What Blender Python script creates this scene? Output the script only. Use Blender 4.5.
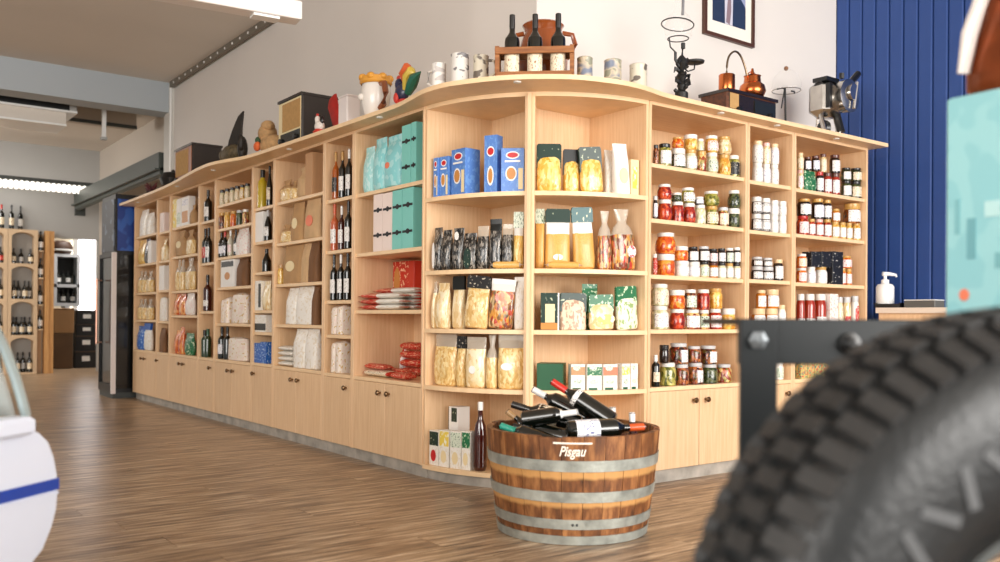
import bpy, bmesh, math, random
from mathutils import Vector, Matrix, Quaternion
random.seed(7)
PI = math.pi
S = bpy.context.scene
COL = S.collection
for o in list(bpy.data.objects): bpy.data.objects.remove(o)

# ------------------------------------------------------------------ camera
CAM = Vector((-2.9888, -3.6612, 0.8555))
YAW, PITCH, ROLL, FPX, SHIFT = 0.6463, 0.0043, 0.0078, 895.45, 33.74
_f = Vector((math.sin(YAW), math.cos(YAW), 0)); _r = Vector((math.cos(YAW), -math.sin(YAW), 0)); _u = Vector((0, 0, 1))
FWD = _f * math.cos(PITCH) + _u * math.sin(PITCH); _u2 = _u * math.cos(PITCH) - _f * math.sin(PITCH)
RGT = _r * math.cos(ROLL) + _u2 * math.sin(ROLL); UPV = _u2 * math.cos(ROLL) - _r * math.sin(ROLL)
cd = bpy.data.cameras.new('camera'); cam = bpy.data.objects.new('camera', cd); COL.objects.link(cam)
m = Matrix((RGT, UPV, -FWD)).transposed().to_4x4(); m.translation = CAM; cam.matrix_world = m
cd.sensor_width = 36; cd.lens = FPX / 1000 * 36; cd.shift_y = SHIFT / 1000; cd.clip_start = 0.05
cd.dof.use_dof = True; cd.dof.focus_distance = 5.0; cd.dof.aperture_fstop = 2.3
S.camera = cam
# ------------------------------------------------------------------ light
w = bpy.data.worlds.new('daylight'); S.world = w; w.use_nodes = True
w.node_tree.nodes['Background'].inputs[0].default_value = (1.0, 0.97, 0.93, 1)
w.node_tree.nodes['Background'].inputs[1].default_value = 0.32
def area(name, loc, target, sx, sy, power, color=(1, .965, .92)):
    l = bpy.data.lights.new(name, 'AREA'); l.shape = 'RECTANGLE'; l.size = sx; l.size_y = sy; l.energy = power; l.color = color
    o = bpy.data.objects.new(name, l); COL.objects.link(o); o.location = loc
    o.rotation_euler = (Vector(target) - Vector(loc)).to_track_quat('-Z', 'Y').to_euler(); return o
area('shop_window_daylight', (0.8, -8.5, 1.9), (0.5, 0, 1.2), 7.0, 2.8, 760)
area('side_window_daylight', (-7.5, -3.5, 1.9), (0, 1.5, 1.1), 5.0, 2.6, 300)
area('back_room_fill', (-3.8, 9.5, 3.0), (-2, 10.5, 0), 2.5, 1.5, 130)  # added fill under the back room ceiling to lighten the far wall, no window there
area('store_room_fill', (0.9, 12.0, 3.3), (0.9, 12.3, 0), 1.6, 1.0, 70)  # added fill over the store to brighten the backlit cabinet front, no fitting there
S.view_settings.view_transform = 'Standard'; S.view_settings.look = 'None'
S.view_settings.exposure = 0.27; S.view_settings.gamma = 1; S.view_settings.use_curve_mapping = False

# ------------------------------------------------------------------ pixel <-> world
def ray(x, y): return FWD + RGT * ((x - 500) / FPX) + UPV * ((281 + SHIFT - y) / FPX)
def onX(v, x, y=315): r = ray(x, y); return CAM + r * ((v - CAM.x) / r.x)
def onY(v, x, y=315): r = ray(x, y); return CAM + r * ((v - CAM.y) / r.y)
def onZ(v, x, y): r = ray(x, y); return CAM + r * ((v - CAM.z) / r.z)
def dep(D, x, y): return CAM + ray(x, y) * D
def proj(p):
    q = Vector(p) - CAM; z = q.dot(FWD)
    return (500 + FPX * q.dot(RGT) / z, 281 + SHIFT - FPX * q.dot(UPV) / z, z)

# ------------------------------------------------------------------ materials
def lin(c):
    def g(v):
        v = v / 255
        return v / 12.92 if v <= .04045 else ((v + .055) / 1.055) ** 2.4
    return (g(c[0]), g(c[1]), g(c[2]), 1)
MATS = {}
def nt_new(name):
    m = bpy.data.materials.new(name); m.use_nodes = True
    t = m.node_tree; return m, t, t.nodes['Principled BSDF']
def mat(name, rgb, rough=.5, metal=0, coat=0, var=0, vscale=6, bump=0, bscale=40, trans=0, alpha=1):
    if name in MATS: return MATS[name]
    m, t, b = nt_new(name)
    b.inputs['Base Color'].default_value = lin(rgb); b.inputs['Roughness'].default_value = rough
    b.inputs['Metallic'].default_value = metal; b.inputs['Coat Weight'].default_value = coat; b.inputs['Coat Roughness'].default_value = .08
    b.inputs['Transmission Weight'].default_value = trans; b.inputs['Alpha'].default_value = alpha
    if var or bump:
        tc = t.nodes.new('ShaderNodeTexCoord')
    if var:
        n = t.nodes.new('ShaderNodeTexNoise'); n.inputs['Scale'].default_value = vscale; n.inputs['Detail'].default_value = 4
        t.links.new(tc.outputs['Object'], n.inputs['Vector'])
        r = t.nodes.new('ShaderNodeValToRGB'); c = lin(rgb)
        r.color_ramp.elements[0].position = .3; r.color_ramp.elements[1].position = .7
        r.color_ramp.elements[0].color = (c[0] * (1 - var), c[1] * (1 - var), c[2] * (1 - var), 1)
        r.color_ramp.elements[1].color = tuple(min(1, v * (1 + var * .6)) for v in c[:3]) + (1,)
        t.links.new(n.outputs['Fac'], r.inputs[0]); t.links.new(r.outputs[0], b.inputs['Base Color'])
    if bump:
        n2 = t.nodes.new('ShaderNodeTexNoise'); n2.inputs['Scale'].default_value = bscale
        t.links.new(tc.outputs['Object'], n2.inputs['Vector'])
        bp = t.nodes.new('ShaderNodeBump'); bp.inputs['Strength'].default_value = bump; bp.inputs['Distance'].default_value = .01
        t.links.new(n2.outputs['Fac'], bp.inputs['Height']); t.links.new(bp.outputs[0], b.inputs['Normal'])
    MATS[name] = m; return m
def wood(name, c0, c1, scale, rough=.45, rnd=0, rings=3.0, c2=None):
    """streaky grain: noise stretched along one axis; rnd adds per-object tone"""
    if name in MATS: return MATS[name]
    m, t, b = nt_new(name); L = t.links.new
    tc = t.nodes.new('ShaderNodeTexCoord'); mp = t.nodes.new('ShaderNodeMapping'); mp.inputs['Scale'].default_value = scale
    oi = t.nodes.new('ShaderNodeObjectInfo'); ad = t.nodes.new('ShaderNodeVectorMath'); ad.operation = 'ADD'
    mul = t.nodes.new('ShaderNodeMath'); mul.operation = 'MULTIPLY'; mul.inputs[1].default_value = 37
    L(oi.outputs['Random'], mul.inputs[0]); L(mul.outputs[0], ad.inputs[1])
    L(tc.outputs['Object'], ad.inputs[0]); L(ad.outputs[0], mp.inputs['Vector'])
    n = t.nodes.new('ShaderNodeTexNoise'); n.inputs['Scale'].default_value = rings; n.inputs['Detail'].default_value = 6; n.inputs['Roughness'].default_value = .6
    L(mp.outputs[0], n.inputs['Vector'])
    r = t.nodes.new('ShaderNodeValToRGB'); e = r.color_ramp.elements
    e[0].position = .3; e[0].color = lin(c0); e[1].position = .68; e[1].color = lin(c1)
    if c2: q = e.new(.5); q.color = lin(c2)
    L(n.outputs['Fac'], r.inputs[0]); out = r.outputs[0]
    if rnd:
        hv = t.nodes.new('ShaderNodeHueSaturation'); mr = t.nodes.new('ShaderNodeMapRange')
        mr.inputs[3].default_value = 1 - rnd; mr.inputs[4].default_value = 1 + rnd
        L(oi.outputs['Random'], mr.inputs[0]); L(mr.outputs[0], hv.inputs['Value']); L(out, hv.inputs['Color']); out = hv.outputs[0]
    L(out, b.inputs['Base Color']); b.inputs['Roughness'].default_value = rough
    bp = t.nodes.new('ShaderNodeBump'); bp.inputs['Strength'].default_value = .12; bp.inputs['Distance'].default_value = .004
    L(n.outputs['Fac'], bp.inputs['Height']); L(bp.outputs[0], b.inputs['Normal'])
    MATS[name] = m; return m
def chunk(name, cols, scale=55, rough=.25, coat=.6):
    """food seen through glass or film: cells of a few colours"""
    if name in MATS: return MATS[name]
    m, t, b = nt_new(name); L = t.links.new
    tc = t.nodes.new('ShaderNodeTexCoord'); oi = t.nodes.new('ShaderNodeObjectInfo'); ad = t.nodes.new('ShaderNodeVectorMath'); ad.operation = 'ADD'
    L(tc.outputs['Object'], ad.inputs[0]); L(oi.outputs['Random'], ad.inputs[1])
    v = t.nodes.new('ShaderNodeTexVoronoi'); v.inputs['Scale'].default_value = scale; L(ad.outputs[0], v.inputs['Vector'])
    r = t.nodes.new('ShaderNodeValToRGB'); r.color_ramp.interpolation = 'LINEAR'
    e = r.color_ramp.elements; k = len(cols); e[0].color = lin(cols[0]); e[0].position = .15; e[1].color = lin(cols[-1]); e[1].position = .85
    for i in range(1, k - 1): q = e.new(.15 + .7 * i / (k - 1)); q.color = lin(cols[i])
    sp = t.nodes.new('ShaderNodeSeparateColor'); L(v.outputs['Color'], sp.inputs[0]); L(sp.outputs[0], r.inputs[0]); L(r.outputs[0], b.inputs['Base Color'])
    bp = t.nodes.new('ShaderNodeBump'); bp.inputs['Strength'].default_value = .35; bp.inputs['Distance'].default_value = .006; bp.invert = True
    L(v.outputs['Distance'], bp.inputs['Height']); L(bp.outputs[0], b.inputs['Normal'])
    b.inputs['Roughness'].default_value = rough; b.inputs['Coat Weight'].default_value = coat; b.inputs['Coat Roughness'].default_value = .06
    MATS[name] = m; return m
def printed(name, base, ink, scale=(60, 60, 90), thr=.56, rough=.45, coat=.15, ink2=None):
    """flat print: small marks of ink on a ground colour"""
    if name in MATS: return MATS[name]
    m, t, b = nt_new(name); L = t.links.new
    tc = t.nodes.new('ShaderNodeTexCoord'); oi = t.nodes.new('ShaderNodeObjectInfo'); ad = t.nodes.new('ShaderNodeVectorMath'); ad.operation = 'ADD'
    L(tc.outputs['Object'], ad.inputs[0]); L(oi.outputs['Random'], ad.inputs[1])
    mp = t.nodes.new('ShaderNodeMapping'); mp.inputs['Scale'].default_value = scale; L(ad.outputs[0], mp.inputs['Vector'])
    n = t.nodes.new('ShaderNodeTexNoise'); n.inputs['Scale'].default_value = 1; n.inputs['Detail'].default_value = 1; L(mp.outputs[0], n.inputs['Vector'])
    r = t.nodes.new('ShaderNodeValToRGB'); e = r.color_ramp.elements
    e[0].position = thr; e[0].color = lin(base); e[1].position = thr + .05; e[1].color = lin(ink)
    if ink2: q = e.new(1 - thr - .05); q.color = lin(base); e[0].color = lin(ink2); e[0].position = max(.02, 1 - thr - .1); q2 = e.new(thr); q2.color = lin(base)
    L(n.outputs['Fac'], r.inputs[0]); L(r.outputs[0], b.inputs['Base Color'])
    b.inputs['Roughness'].default_value = rough; b.inputs['Coat Weight'].default_value = coat
    MATS[name] = m; return m
def emit(name, rgb, strength):
    if name in MATS: return MATS[name]
    m, t, b = nt_new(name); b.inputs['Base Color'].default_value = lin(rgb); b.inputs['Emission Color'].default_value = lin(rgb); b.inputs['Emission Strength'].default_value = strength
    MATS[name] = m; return m
def glass(name, rgb=(235, 240, 238), alpha=.25, rough=.05):
    if name in MATS: return MATS[name]
    m, t, b = nt_new(name); b.inputs['Base Color'].default_value = lin(rgb); b.inputs['Roughness'].default_value = rough; b.inputs['Alpha'].default_value = alpha
    b.inputs['Coat Weight'].default_value = .5
    MATS[name] = m; return m

# ------------------------------------------------------------------ mesh building
class B:
    def __init__(s): s.v = []; s.f = []; s.m = []; s.mi = 0
    def add(s, vs, fs):
        k = len(s.v); s.v += [tuple(p) for p in vs]; s.f += [tuple(i + k for i in f) for f in fs]; s.m += [s.mi] * len(fs); return s
    def box(s, c, d, rot=None):
        hx, hy, hz = d[0] / 2, d[1] / 2, d[2] / 2
        P = [Vector((x, y, z)) for z in (-hz, hz) for y in (-hy, hy) for x in (-hx, hx)]
        if rot is not None: P = [rot @ p for p in P]
        c = Vector(c)
        return s.add([p + c for p in P], [(0, 2, 3, 1), (4, 5, 7, 6), (0, 1, 5, 4), (2, 6, 7, 3), (0, 4, 6, 2), (1, 3, 7, 5)])
    def bb(s, x0, x1, y0, y1, z0, z1): return s.box(((x0 + x1) / 2, (y0 + y1) / 2, (z0 + z1) / 2), (abs(x1 - x0), abs(y1 - y0), abs(z1 - z0)))
    def chamfer(s, c, d, r):
        """box with chamfered edges"""
        hx, hy, hz = d[0] / 2, d[1] / 2, d[2] / 2; r = min(r, hx * .9, hy * .9, hz * .9)
        def ring(ix, iy, z): return [(c[0] + x, c[1] + y, c[2] + z) for x, y in ((-ix + r, -iy), (ix - r, -iy), (ix, -iy + r), (ix, iy - r), (ix - r, iy), (-ix + r, iy), (-ix, iy - r), (-ix, -iy + r))]
        R = [ring(hx - r, hy - r, -hz), ring(hx, hy, -hz + r), ring(hx, hy, hz - r), ring(hx - r, hy - r, hz)]
        return s.loft(R, True)
    def loft(s, rings, cap=True, closed=True):
        n = len(rings[0]); vs = [p for r in rings for p in r]; fs = []
        for i in range(len(rings) - 1):
            for j in range(n if closed else n - 1):
                k = (j + 1) % n; fs.append((i * n + j, i * n + k, (i + 1) * n + k, (i + 1) * n + j))
        if cap: fs.append(tuple(range(n - 1, -1, -1))); fs.append(tuple((len(rings) - 1) * n + j for j in range(n)))
        return s.add(vs, fs)
    def lathe(s, prof, seg=16, c=(0, 0, 0), a0=0, a1=2 * PI, cap=True):
        full = abs(a1 - a0 - 2 * PI) < 1e-6; k = seg if full else seg + 1
        R = [[(c[0] + r * math.cos(a0 + (a1 - a0) * j / seg), c[1] + r * math.sin(a0 + (a1 - a0) * j / seg), c[2] + z) for j in range(k)] for r, z in prof]
        return s.loft(R, cap and full, full)
    def tube(s, pts, r, seg=8, cap=True):
        pts = [Vector(p) for p in pts]; R = []; rr = r if isinstance(r, (list, tuple)) else [r] * len(pts)
        up = Vector((0, 0, 1))
        for i, p in enumerate(pts):
            t = (pts[min(i + 1, len(pts) - 1)] - pts[max(i - 1, 0)]).normalized()
            a = t.cross(up)
            if a.length < .05: a = t.cross(Vector((1, 0, 0)))
            a.normalize(); b = t.cross(a)
            R.append([p + (a * math.cos(2 * PI * j / seg) + b * math.sin(2 * PI * j / seg)) * rr[i] for j in range(seg)])
        return s.loft(R, cap)
    def prism(s, poly, axis, lo, hi):
        """extrude a 2-D outline along an axis ('x','y','z')"""
        def P(a, b, t): return {'z': (a, b, t), 'y': (a, t, b), 'x': (t, a, b)}[axis]
        n = len(poly); vs = [P(a, b, lo) for a, b in poly] + [P(a, b, hi) for a, b in poly]
        return s.add(vs, [tuple(range(n - 1, -1, -1)), tuple(range(n, 2 * n))] + [(i, (i + 1) % n, n + (i + 1) % n, n + i) for i in range(n)])
    def ball(s, c, r, seg=12, rings=8):
        rx, ry, rz = r if isinstance(r, (list, tuple)) else (r, r, r)
        return s.loft([[(c[0] + rx * math.sin(PI * i / rings) * math.cos(2 * PI * j / seg), c[1] + ry * math.sin(PI * i / rings) * math.sin(2 * PI * j / seg), c[2] - rz * math.cos(PI * i / rings)) for j in range(seg)] for i in ([.15] + list(range(1, rings)) + [rings - .15])])
    def ellipse(s, c, rx, rz, t=.0015, seg=16):
        """thin disc facing -y"""
        return s.prism([(c[0] + rx * math.cos(2 * PI * j / seg), c[2] + rz * math.sin(2 * PI * j / seg)) for j in range(seg)], 'y', c[1] - t, c[1])
    def mesh(s, name, mats, smooth=False):
        me = bpy.data.meshes.new(name); me.from_pydata(s.v, [], s.f)
        bm = bmesh.new(); bm.from_mesh(me); bmesh.ops.recalc_face_normals(bm, faces=bm.faces); bm.to_mesh(me); bm.free()
        for k in (mats if isinstance(mats, (list, tuple)) else [mats]): me.materials.append(k)
        if len(s.m) == len(me.polygons): me.polygons.foreach_set('material_index', s.m)
        if smooth:
            me.polygons.foreach_set('use_smooth', [True] * len(me.polygons))
            try: me.set_sharp_from_angle(angle=math.radians(38))
            except Exception: pass
        me.update(); return me
def ob(name, me, parent=None, loc=(0, 0, 0), rot=None):
    o = bpy.data.objects.new(name, me); COL.objects.link(o); o.parent = parent; o.location = loc
    if rot is not None: o.rotation_euler = rot
    return o
def mk(name, b, mats, parent=None, smooth=False, loc=(0, 0, 0), rot=None): return ob(name, b.mesh(name, mats, smooth), parent, loc, rot)
ALLLAB = {}
def tag(o, label, cat, group=None):
    n = len(label.replace(',', ' ').split())
    if n > 16 or n < 4: print('LABELLEN', n, label)
    if label in ALLLAB and not group: print('DUPLABEL', label)
    ALLLAB[label] = 1
    o['label'] = label; o['category'] = cat
    if group: o['group'] = group
    return o
def thing(name, label, cat, loc=(0, 0, 0), rz=0, group=None, rot=None):
    o = bpy.data.objects.new(name, None); COL.objects.link(o); o.empty_display_size = .05
    o.location = loc; o.rotation_euler = rot if rot is not None else (0, 0, rz)
    return tag(o, label, cat, group)
def struct(name, b, mats, smooth=False, parent=None, label=None):
    o = mk(name, b, mats, parent, smooth)
    if parent is None: o['kind'] = 'structure'
    if label: o['label'] = label
    return o
# ------------------------------------------------------------------ shared materials
BEECH_V = wood('beech_vertical', (226, 186, 142), (240, 205, 164), (26, 26, 1.3), .42, .03)
BEECH_H = wood('beech_horizontal', (228, 188, 142), (243, 208, 166), (2, 26, 26), .42, .03)
BEECH_E = mat('beech_edge', (246, 212, 168), .4, var=.06, vscale=14)
PLINTH = mat('weathered_plinth', (176, 170, 160), .55, var=.35, vscale=9)
FLOORM = wood('floor_planks', (72, 55, 42), (212, 188, 158), (1.2, 13, 5), .33, .07, 3.0, (160, 131, 101))
WALLW = mat('wall_paint', (226, 220, 214), .85, var=.03, vscale=1.2)
CEILM = mat('ceiling_paint', (222, 214, 204), .9, var=.05, vscale=.8)
BLUEM = mat('blue_boards', (38, 72, 138), .5, var=.06, vscale=5)
GREYM = mat('grey_paint', (176, 176, 174), .7, var=.05, vscale=1.5)
DGREY = mat('dark_steel', (62, 66, 64), .5)
WHITE = mat('white_enamel', (240, 240, 238), .35, coat=.3)
BLACK = mat('black_satin', (16, 17, 18), .35, coat=.2)
CHROME = mat('chrome', (215, 215, 215), .18, 1)
BRONZE = mat('bronze_knob', (128, 104, 78), .3, 1)
D, A, H = .445, .391, 1.985

# ------------------------------------------------------------------ floor
b = B(); b.bb(-9, 4.2, -9, 15, -.06, -.012); floor = struct('floor', b, mat('subfloor', (60, 44, 32), .8))
PW, PL = .19, 1.36
b = B(); b.box((0, 0, -.006), (PL - .0025, PW - .0025, .012)); plank_me = b.mesh('plank', FLOORM)
cand = []
rowi = 0; y = -4.0
while y < 14:
    off = (rowi * .47) % 1.0 * PL; k = 0; x = -8.6 + off
    while x < 3.4:
        c = Vector((x, y, 0))
        inside_block = (x > .9 and y > .9)
        best = 0
        for dx in (-.6, -.3, 0, .3, .6):
            p = proj((x + dx, y, 0))
            if p[2] > .3 and -20 < p[0] < 1020 and p[1] < 590: best = max(best, 1 / p[2])
        hidden = (x - .6 > -.35 and y > -.35)
        cand.append((0 if hidden else best, x, y)); x += PL
    y += PW; rowi += 1
cand.sort(reverse=True)
fieldb = B()
for i, (sc, x, y) in enumerate(cand):
    if i < 290 and sc > 0: ob('plank', plank_me, floor, (x, y, 0))
    else: fieldb.box((x, y, -.006), (PL - .0025, PW - .0025, .012))
pf = mk('plank_field', fieldb, FLOORM, floor); pf['kind'] = 'stuff'

# ------------------------------------------------------------------ walls, ceiling
b = B(); b.bb(0, .12, 0, 6.17, 0, 3.37); struct('wall_left', b, WALLW)
b = B(); b.bb(.12, 2.76, 0, .12, 0, 3.9); struct('wall_back', b, WALLW)
b = B(); b.bb(0, .12, 0, .12, 3.37, 3.9); struct('wall_corner', b, WALLW)
b = B(); b.bb(2.775, 2.9, -8.6, .12, 0, 3.9); wr = struct('wall_right', b, mat('blue_backing', (18, 36, 76), .7))
b = B(); b.prism([(.0, 2.775), (-.004, 2.762), (-.012, 2.757), (-.088, 2.757), (-.096, 2.762), (-.1, 2.775)], 'z', 0, 3.9)
b.v = [(q[1], q[0], q[2]) for q in b.v]; board_me = b.mesh('board', BLUEM)
for i in range(34): ob('board', board_me, wr, (0, -.1 * i, 0))
b = B(); b.bb(-9, 0, -8.6, 6.2, 3.37, 3.5); b.bb(0, 2.9, -8.6, 0, 3.9, 4.0); struct('ceiling', b, CEILM)
b = B(); b.bb(-.045, .1, 6.17, 6.34, 0, 3.37); b.bb(-.02, .1, 6.34, 6.45, 0, 3.37); struct('trim_1', b, mat('pilaster_white', (214, 212, 206), .6))
b = B(); b.tube([(-.035, 6.165, 1.9), (-.035, 6.165, 3.37)], .012, 8); struct('trim_2', b, WHITE)
# dropped grey beam across the passage
b = B(); b.bb(-9, -.02, 6.2, 6.5, 3.05, 3.37); struct('trim_3', b, mat('beam_blue_grey', (168, 176, 182), .6))
# fixing strip with screws between ceiling and wall
st = thing('ceiling_strip', 'dark steel strip with pale screw heads where ceiling meets the left wall', 'strip', (-.02, 4.8, 3.34))
b = B(); b.bb(-.03, 0, -1.36, 1.36, -.03, .03); mk('rail', b, mat('strip_grey', (120, 112, 100), .6), st)
b = B(); b.ball((0, 0, 0), (.008, .012, .012), 8, 6); sm = b.mesh('screw_head', WHITE, True)
for i in range(14): ob('screw_head', sm, st, (-.03, -1.25 + i * .19, 0))
# back room shell
b = B(); b.bb(.36, .48, 6.17, 11, 0, 3.37); b.bb(.1, .36, 6.17, 6.3, 0, 3.37); struct('wall_passage', b, mat('passage_paint', (186, 176, 164), .85)); b = B(); b.bb(2.6, 2.7, 11, 14.6, 0, 3.37); struct('wall_storeside', b, WALLW)
p0 = onY(11, 99, 240); p1 = onY(11, 55, 238)
b = B(); b.bb(-7, 2.6, 11, 11.12, p0.z, 3.37); b.bb(.36, 2.6, 11, 11.12, 0, p0.z); b.bb(-7, p1.x - .12, 11, 11.12, 0, p0.z); struct('wall_far', b, GREYM)
b = B(); b.bb(-9, 2.9, 14.6, 14.7, 0, 3.37); struct('wall_store', b, mat('store_cream', (226, 214, 190), .8))
b = B(); b.bb(-9, 2.7, 6.5, 14.7, 3.37, 3.5); struct('ceiling_store', b, CEILM)
# bright window at the back
pa = onY(14.55, 75, 237); pb_ = onY(14.55, 96, 310)
b = B(); b.bb(pa.x, pb_.x, 14.5, 14.59, pb_.z, pa.z); wn = struct('window_1', b, emit('window_daylight', (250, 250, 255), 5))
b = B()
for x in (pa.x, pb_.x): b.bb(x - .04, x + .04, 14.46, 14.52, pb_.z - .06, pa.z + .06)
b.bb(pa.x, pb_.x, 14.46, 14.52, pb_.z - .08, pb_.z); mk('window_frame', b, WHITE, wn)

# ------------------------------------------------------------------ shelving
ORD = ['first', 'second', 'third', 'fourth', 'fifth', 'sixth', 'seventh', 'eighth', 'ninth', 'tenth', 'eleventh', 'twelfth', 'thirteenth', 'fourteenth', 'fifteenth']
T = .018
def unit(frame, s0, s1, levels, ndoor, knobside, name, label):
    """frame 'L': runs along world Y, front faces -X.  'R': runs along X, front faces -Y.  Built in local (s, depth, z)"""
    if frame == 'L':
        t = thing(name, label, 'shelving unit', (0, s0, 0), 0, 'beech shelving bays')
        def W(b):  # local: s along +Y, depth from front
            b.v = [(-D + q[1], q[0], q[2]) for q in b.v]; return b
    else:
        t = thing(name, label, 'shelving unit', (s0, 0, 0), 0, 'beech shelving bays')
        def W(b): b.v = [(q[0], -D + q[1], q[2]) for q in b.v]; return b
    L = s1 - s0; g = .0012
    for k in (0, 1):
        b = B(); x = g if k == 0 else L - T - g; b.chamfer((x + T / 2, (D - .012) / 2, (.07 + H) / 2), (T, D - .012, H - .07), .0015); mk('side_panel', W(b), [BEECH_V], t)
    b = B(); b.bb(T, L - T, D - .02, D - .012, .07, H); mk('back_panel', W(b), BEECH_V, t)
    b = B(); b.bb(T + g, L - T - g, .001, D - .02, H - T, H); mk('top_panel', W(b), BEECH_H if frame == 'R' else BEECH_V, t)
    for i, z in enumerate(levels):
        b = B(); b.chamfer((L / 2, (.002 if i == 0 else .012) / 2 + (D - .02) / 2, z - .011), (L - 2 * T - 2 * g, D - .022 - (0 if i == 0 else .01), .022), .0015)
        mk('shelf' if i else 'counter_shelf', W(b), BEECH_E, t)
    b = B(); b.bb(0, L, .035, .055, 0, .07); mk('plinth', W(b), PLINTH, t)
    b = B(); b.bb(T, L - T, .02, D - .02, .07, .088); mk('base_panel', W(b), BEECH_E, t)
    zt = levels[0] - .024; iw = L - 2 * T - 2 * g; dw = iw / ndoor
    for k in range(ndoor):
        b = B(); x0 = T + g + k * dw; b.chamfer((x0 + dw / 2, .009, (.072 + zt) / 2), (dw - .004, .018, zt - .072), .002); dr = mk('door', W(b), BEECH_V, t)
        if ndoor == 2: kx = x0 + (dw - .05 if k == 0 else .05)
        else: kx = x0 + (.05 if knobside == 0 else dw - .05)
        b = B(); b.lathe([(.006, 0), (.006, .012), (.014, .016), (.016, .024), (.010, .030)], 10)
        b.v = [(kx + q[0], -q[2], zt - .055 + q[1]) for q in b.v]; mk('knob', W(b), BRONZE, dr, True)
    return t
LB = [.391, 1.191, 1.591, 2.391, 2.791, 3.591, 3.991, 4.791, 5.191, 5.991]
LLEV = [[.505, .9, 1.24, 1.598], [.505, .746, .962, 1.277, 1.60], [.51, .804, 1.087, 1.376, 1.666], [.515, .743, .903, 1.184, 1.409, 1.661],
        [.51, .801, 1.091, 1.333, 1.566, 1.76], [.51, .899, 1.305, 1.657], [.51, .863, 1.085, 1.399, 1.665], [.51, .807, 1.101, 1.38, 1.655], [.51, .816, 1.089, 1.378, 1.663]]
LDESC = ['stocked with turquoise and red packs', 'holding bottles above white bags', 'holding kraft paper pasta bags', 'with six short shelves', 'topped by a row of small jars', 'holding dark bottles', 'holding orange pasta bags', 'holding narrow pale packs', 'next to the black fridge']
for i in range(9):
    unit('L', LB[i], LB[i + 1], LLEV[i], 2 if i % 2 == 0 else 1, 0 if i in (1, 5) else 1, 'shelving_unit', '%s beech shelving bay left of the corner, %s' % (ORD[i], LDESC[i]))
RB = [.391, 1.195, 1.635, 2.435]
RLEV = [[.505, .805, 1.09, 1.381, 1.668], [.505, .805, 1.093, 1.375, 1.66], [.505, .805, 1.088, 1.381, 1.655]]
RDESC = ['wide beech bay of glass jars right beside the curved corner', 'narrow beech bay of white jars between two wide jar bays', 'last beech bay of jars next to the blue boarded wall']
for i in range(3):
    unit('R', RB[i], RB[i + 1], RLEV[i], 2 if i != 1 else 1, 1, 'shelving_unit', RDESC[i])
# curved corner unit
ct = thing('corner_shelving_unit', 'curved beech corner shelving unit with centre post and rounded shelves', 'shelving unit', (0, 0, 0))
RAD = A + D
def arcpts(r, n=20, t0=0, t1=PI / 2): return [(A - r * math.cos(t0 + (t1 - t0) * k / n), A - r * math.sin(t0 + (t1 - t0) * k / n)) for k in range(n + 1)]
def corner_poly(r, inset=.0):
    return [(-(r - A), A)] + arcpts(r)[1:-1] + [(A, -(r - A)), (A, -.012), (-.012, -.012), (-.012, A)]
CLEV = [.50, .80, 1.105, 1.492]
for k, z in enumerate(CLEV):
    b = B(); b.prism(corner_poly(RAD - .004), 'z', z - .022, z); mk('shelf', b, BEECH_E, ct)
b = B(); b.prism(corner_poly(RAD - .004), 'z', H - .022, H); mk('top_panel', b, BEECH_E, ct)
b = B(); b.prism(corner_poly(RAD - .002), 'z', .056, .078); mk('bottom_shelf', b, BEECH_E, ct)
b = B(); b.prism(corner_poly(RAD - .04), 'z', 0, .056); mk('plinth', b, PLINTH, ct)
b = B(); b.bb(-D + .006, -.012, A - T, A, .056, H); mk('side_panel', b, BEECH_V, ct)
b = B(); b.bb(A - T, A, -D + .006, -.012, .07, H); mk('side_panel', b, BEECH_V, ct)
b = B(); b.bb(-.012, -.004, 0, A - T, .09, H); mk('back_panel', b, BEECH_V, ct)
b = B(); b.bb(-.012, A - T, -.012, -.004, .09, H); mk('back_panel', b, BEECH_V, ct)
dg = Vector((-.7071, -.7071, 0)); pc = Vector((A, A, 0)) + dg * (RAD - .02)
b = B(); b.box((pc.x, pc.y, (.09 + H) / 2), (.048, .05, H - .112), Matrix.Rotation(-PI / 4, 3, 'Z')); mk('centre_post', b, BEECH_E, ct)
q = Vector((0, 0, 0)) + dg * .16
b = B(); b.box((q.x, q.y, (.09 + H) / 2), (.018, .30, H - .112), Matrix.Rotation(-PI / 4, 3, 'Z')); mk('divider_panel', b, BEECH_V, ct)
# continuous top board with wavy front edge
EDGE = [(-.575, 6.06), (-.575, 5.5), (-.585, 4.8), (-.61, 4.2), (-.655, 3.7), (-.687, 3.3), (-.69, 3.02), (-.65, 2.79), (-.598, 2.6), (-.578, 2.35), (-.572, 2.1), (-.56, 1.7), (-.55, 1.3), (-.545, .9), (-.54, .65), (-.543, .5), (-.565, .34), (-.59, .18),
        (-.582, .03), (-.54, -.09), (-.44, -.27), (-.308, -.406), (-.157, -.51), (.04, -.565), (.16, -.573), (.268, -.562), (.39, -.538), (.52, -.53), (.68, -.53), (1.07, -.53), (1.5, -.532), (2.0, -.54), (2.5, -.545)]
def catmull(P, n=4):
    out = []
    for i in range(len(P) - 1):
        p0, p1, p2, p3 = [Vector(P[max(0, min(len(P) - 1, j))]) for j in (i - 1, i, i + 1, i + 2)]
        for k in range(n):
            t = k / n; out.append(.5 * ((2 * p1) + (p2 - p0) * t + (2 * p0 - 5 * p1 + 4 * p2 - p3) * t * t + (3 * p1 - p0 - 3 * p2 + p3) * t ** 3))
    out.append(Vector(P[-1])); return [tuple(v) for v in out]
tb = thing('top_board', 'continuous beech top board with wavy front edge above all the bays', 'board', (0, 0, H))
front = catmull(EDGE)
b = B()
n = len(front)
def wallside(p):
    if p[1] > 0: return (-.004, p[1]) if p[0] < 0 else p
    return (p[0], -.004) if p[0] > 0 else (-.004, -.004)
vs = []
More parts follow.
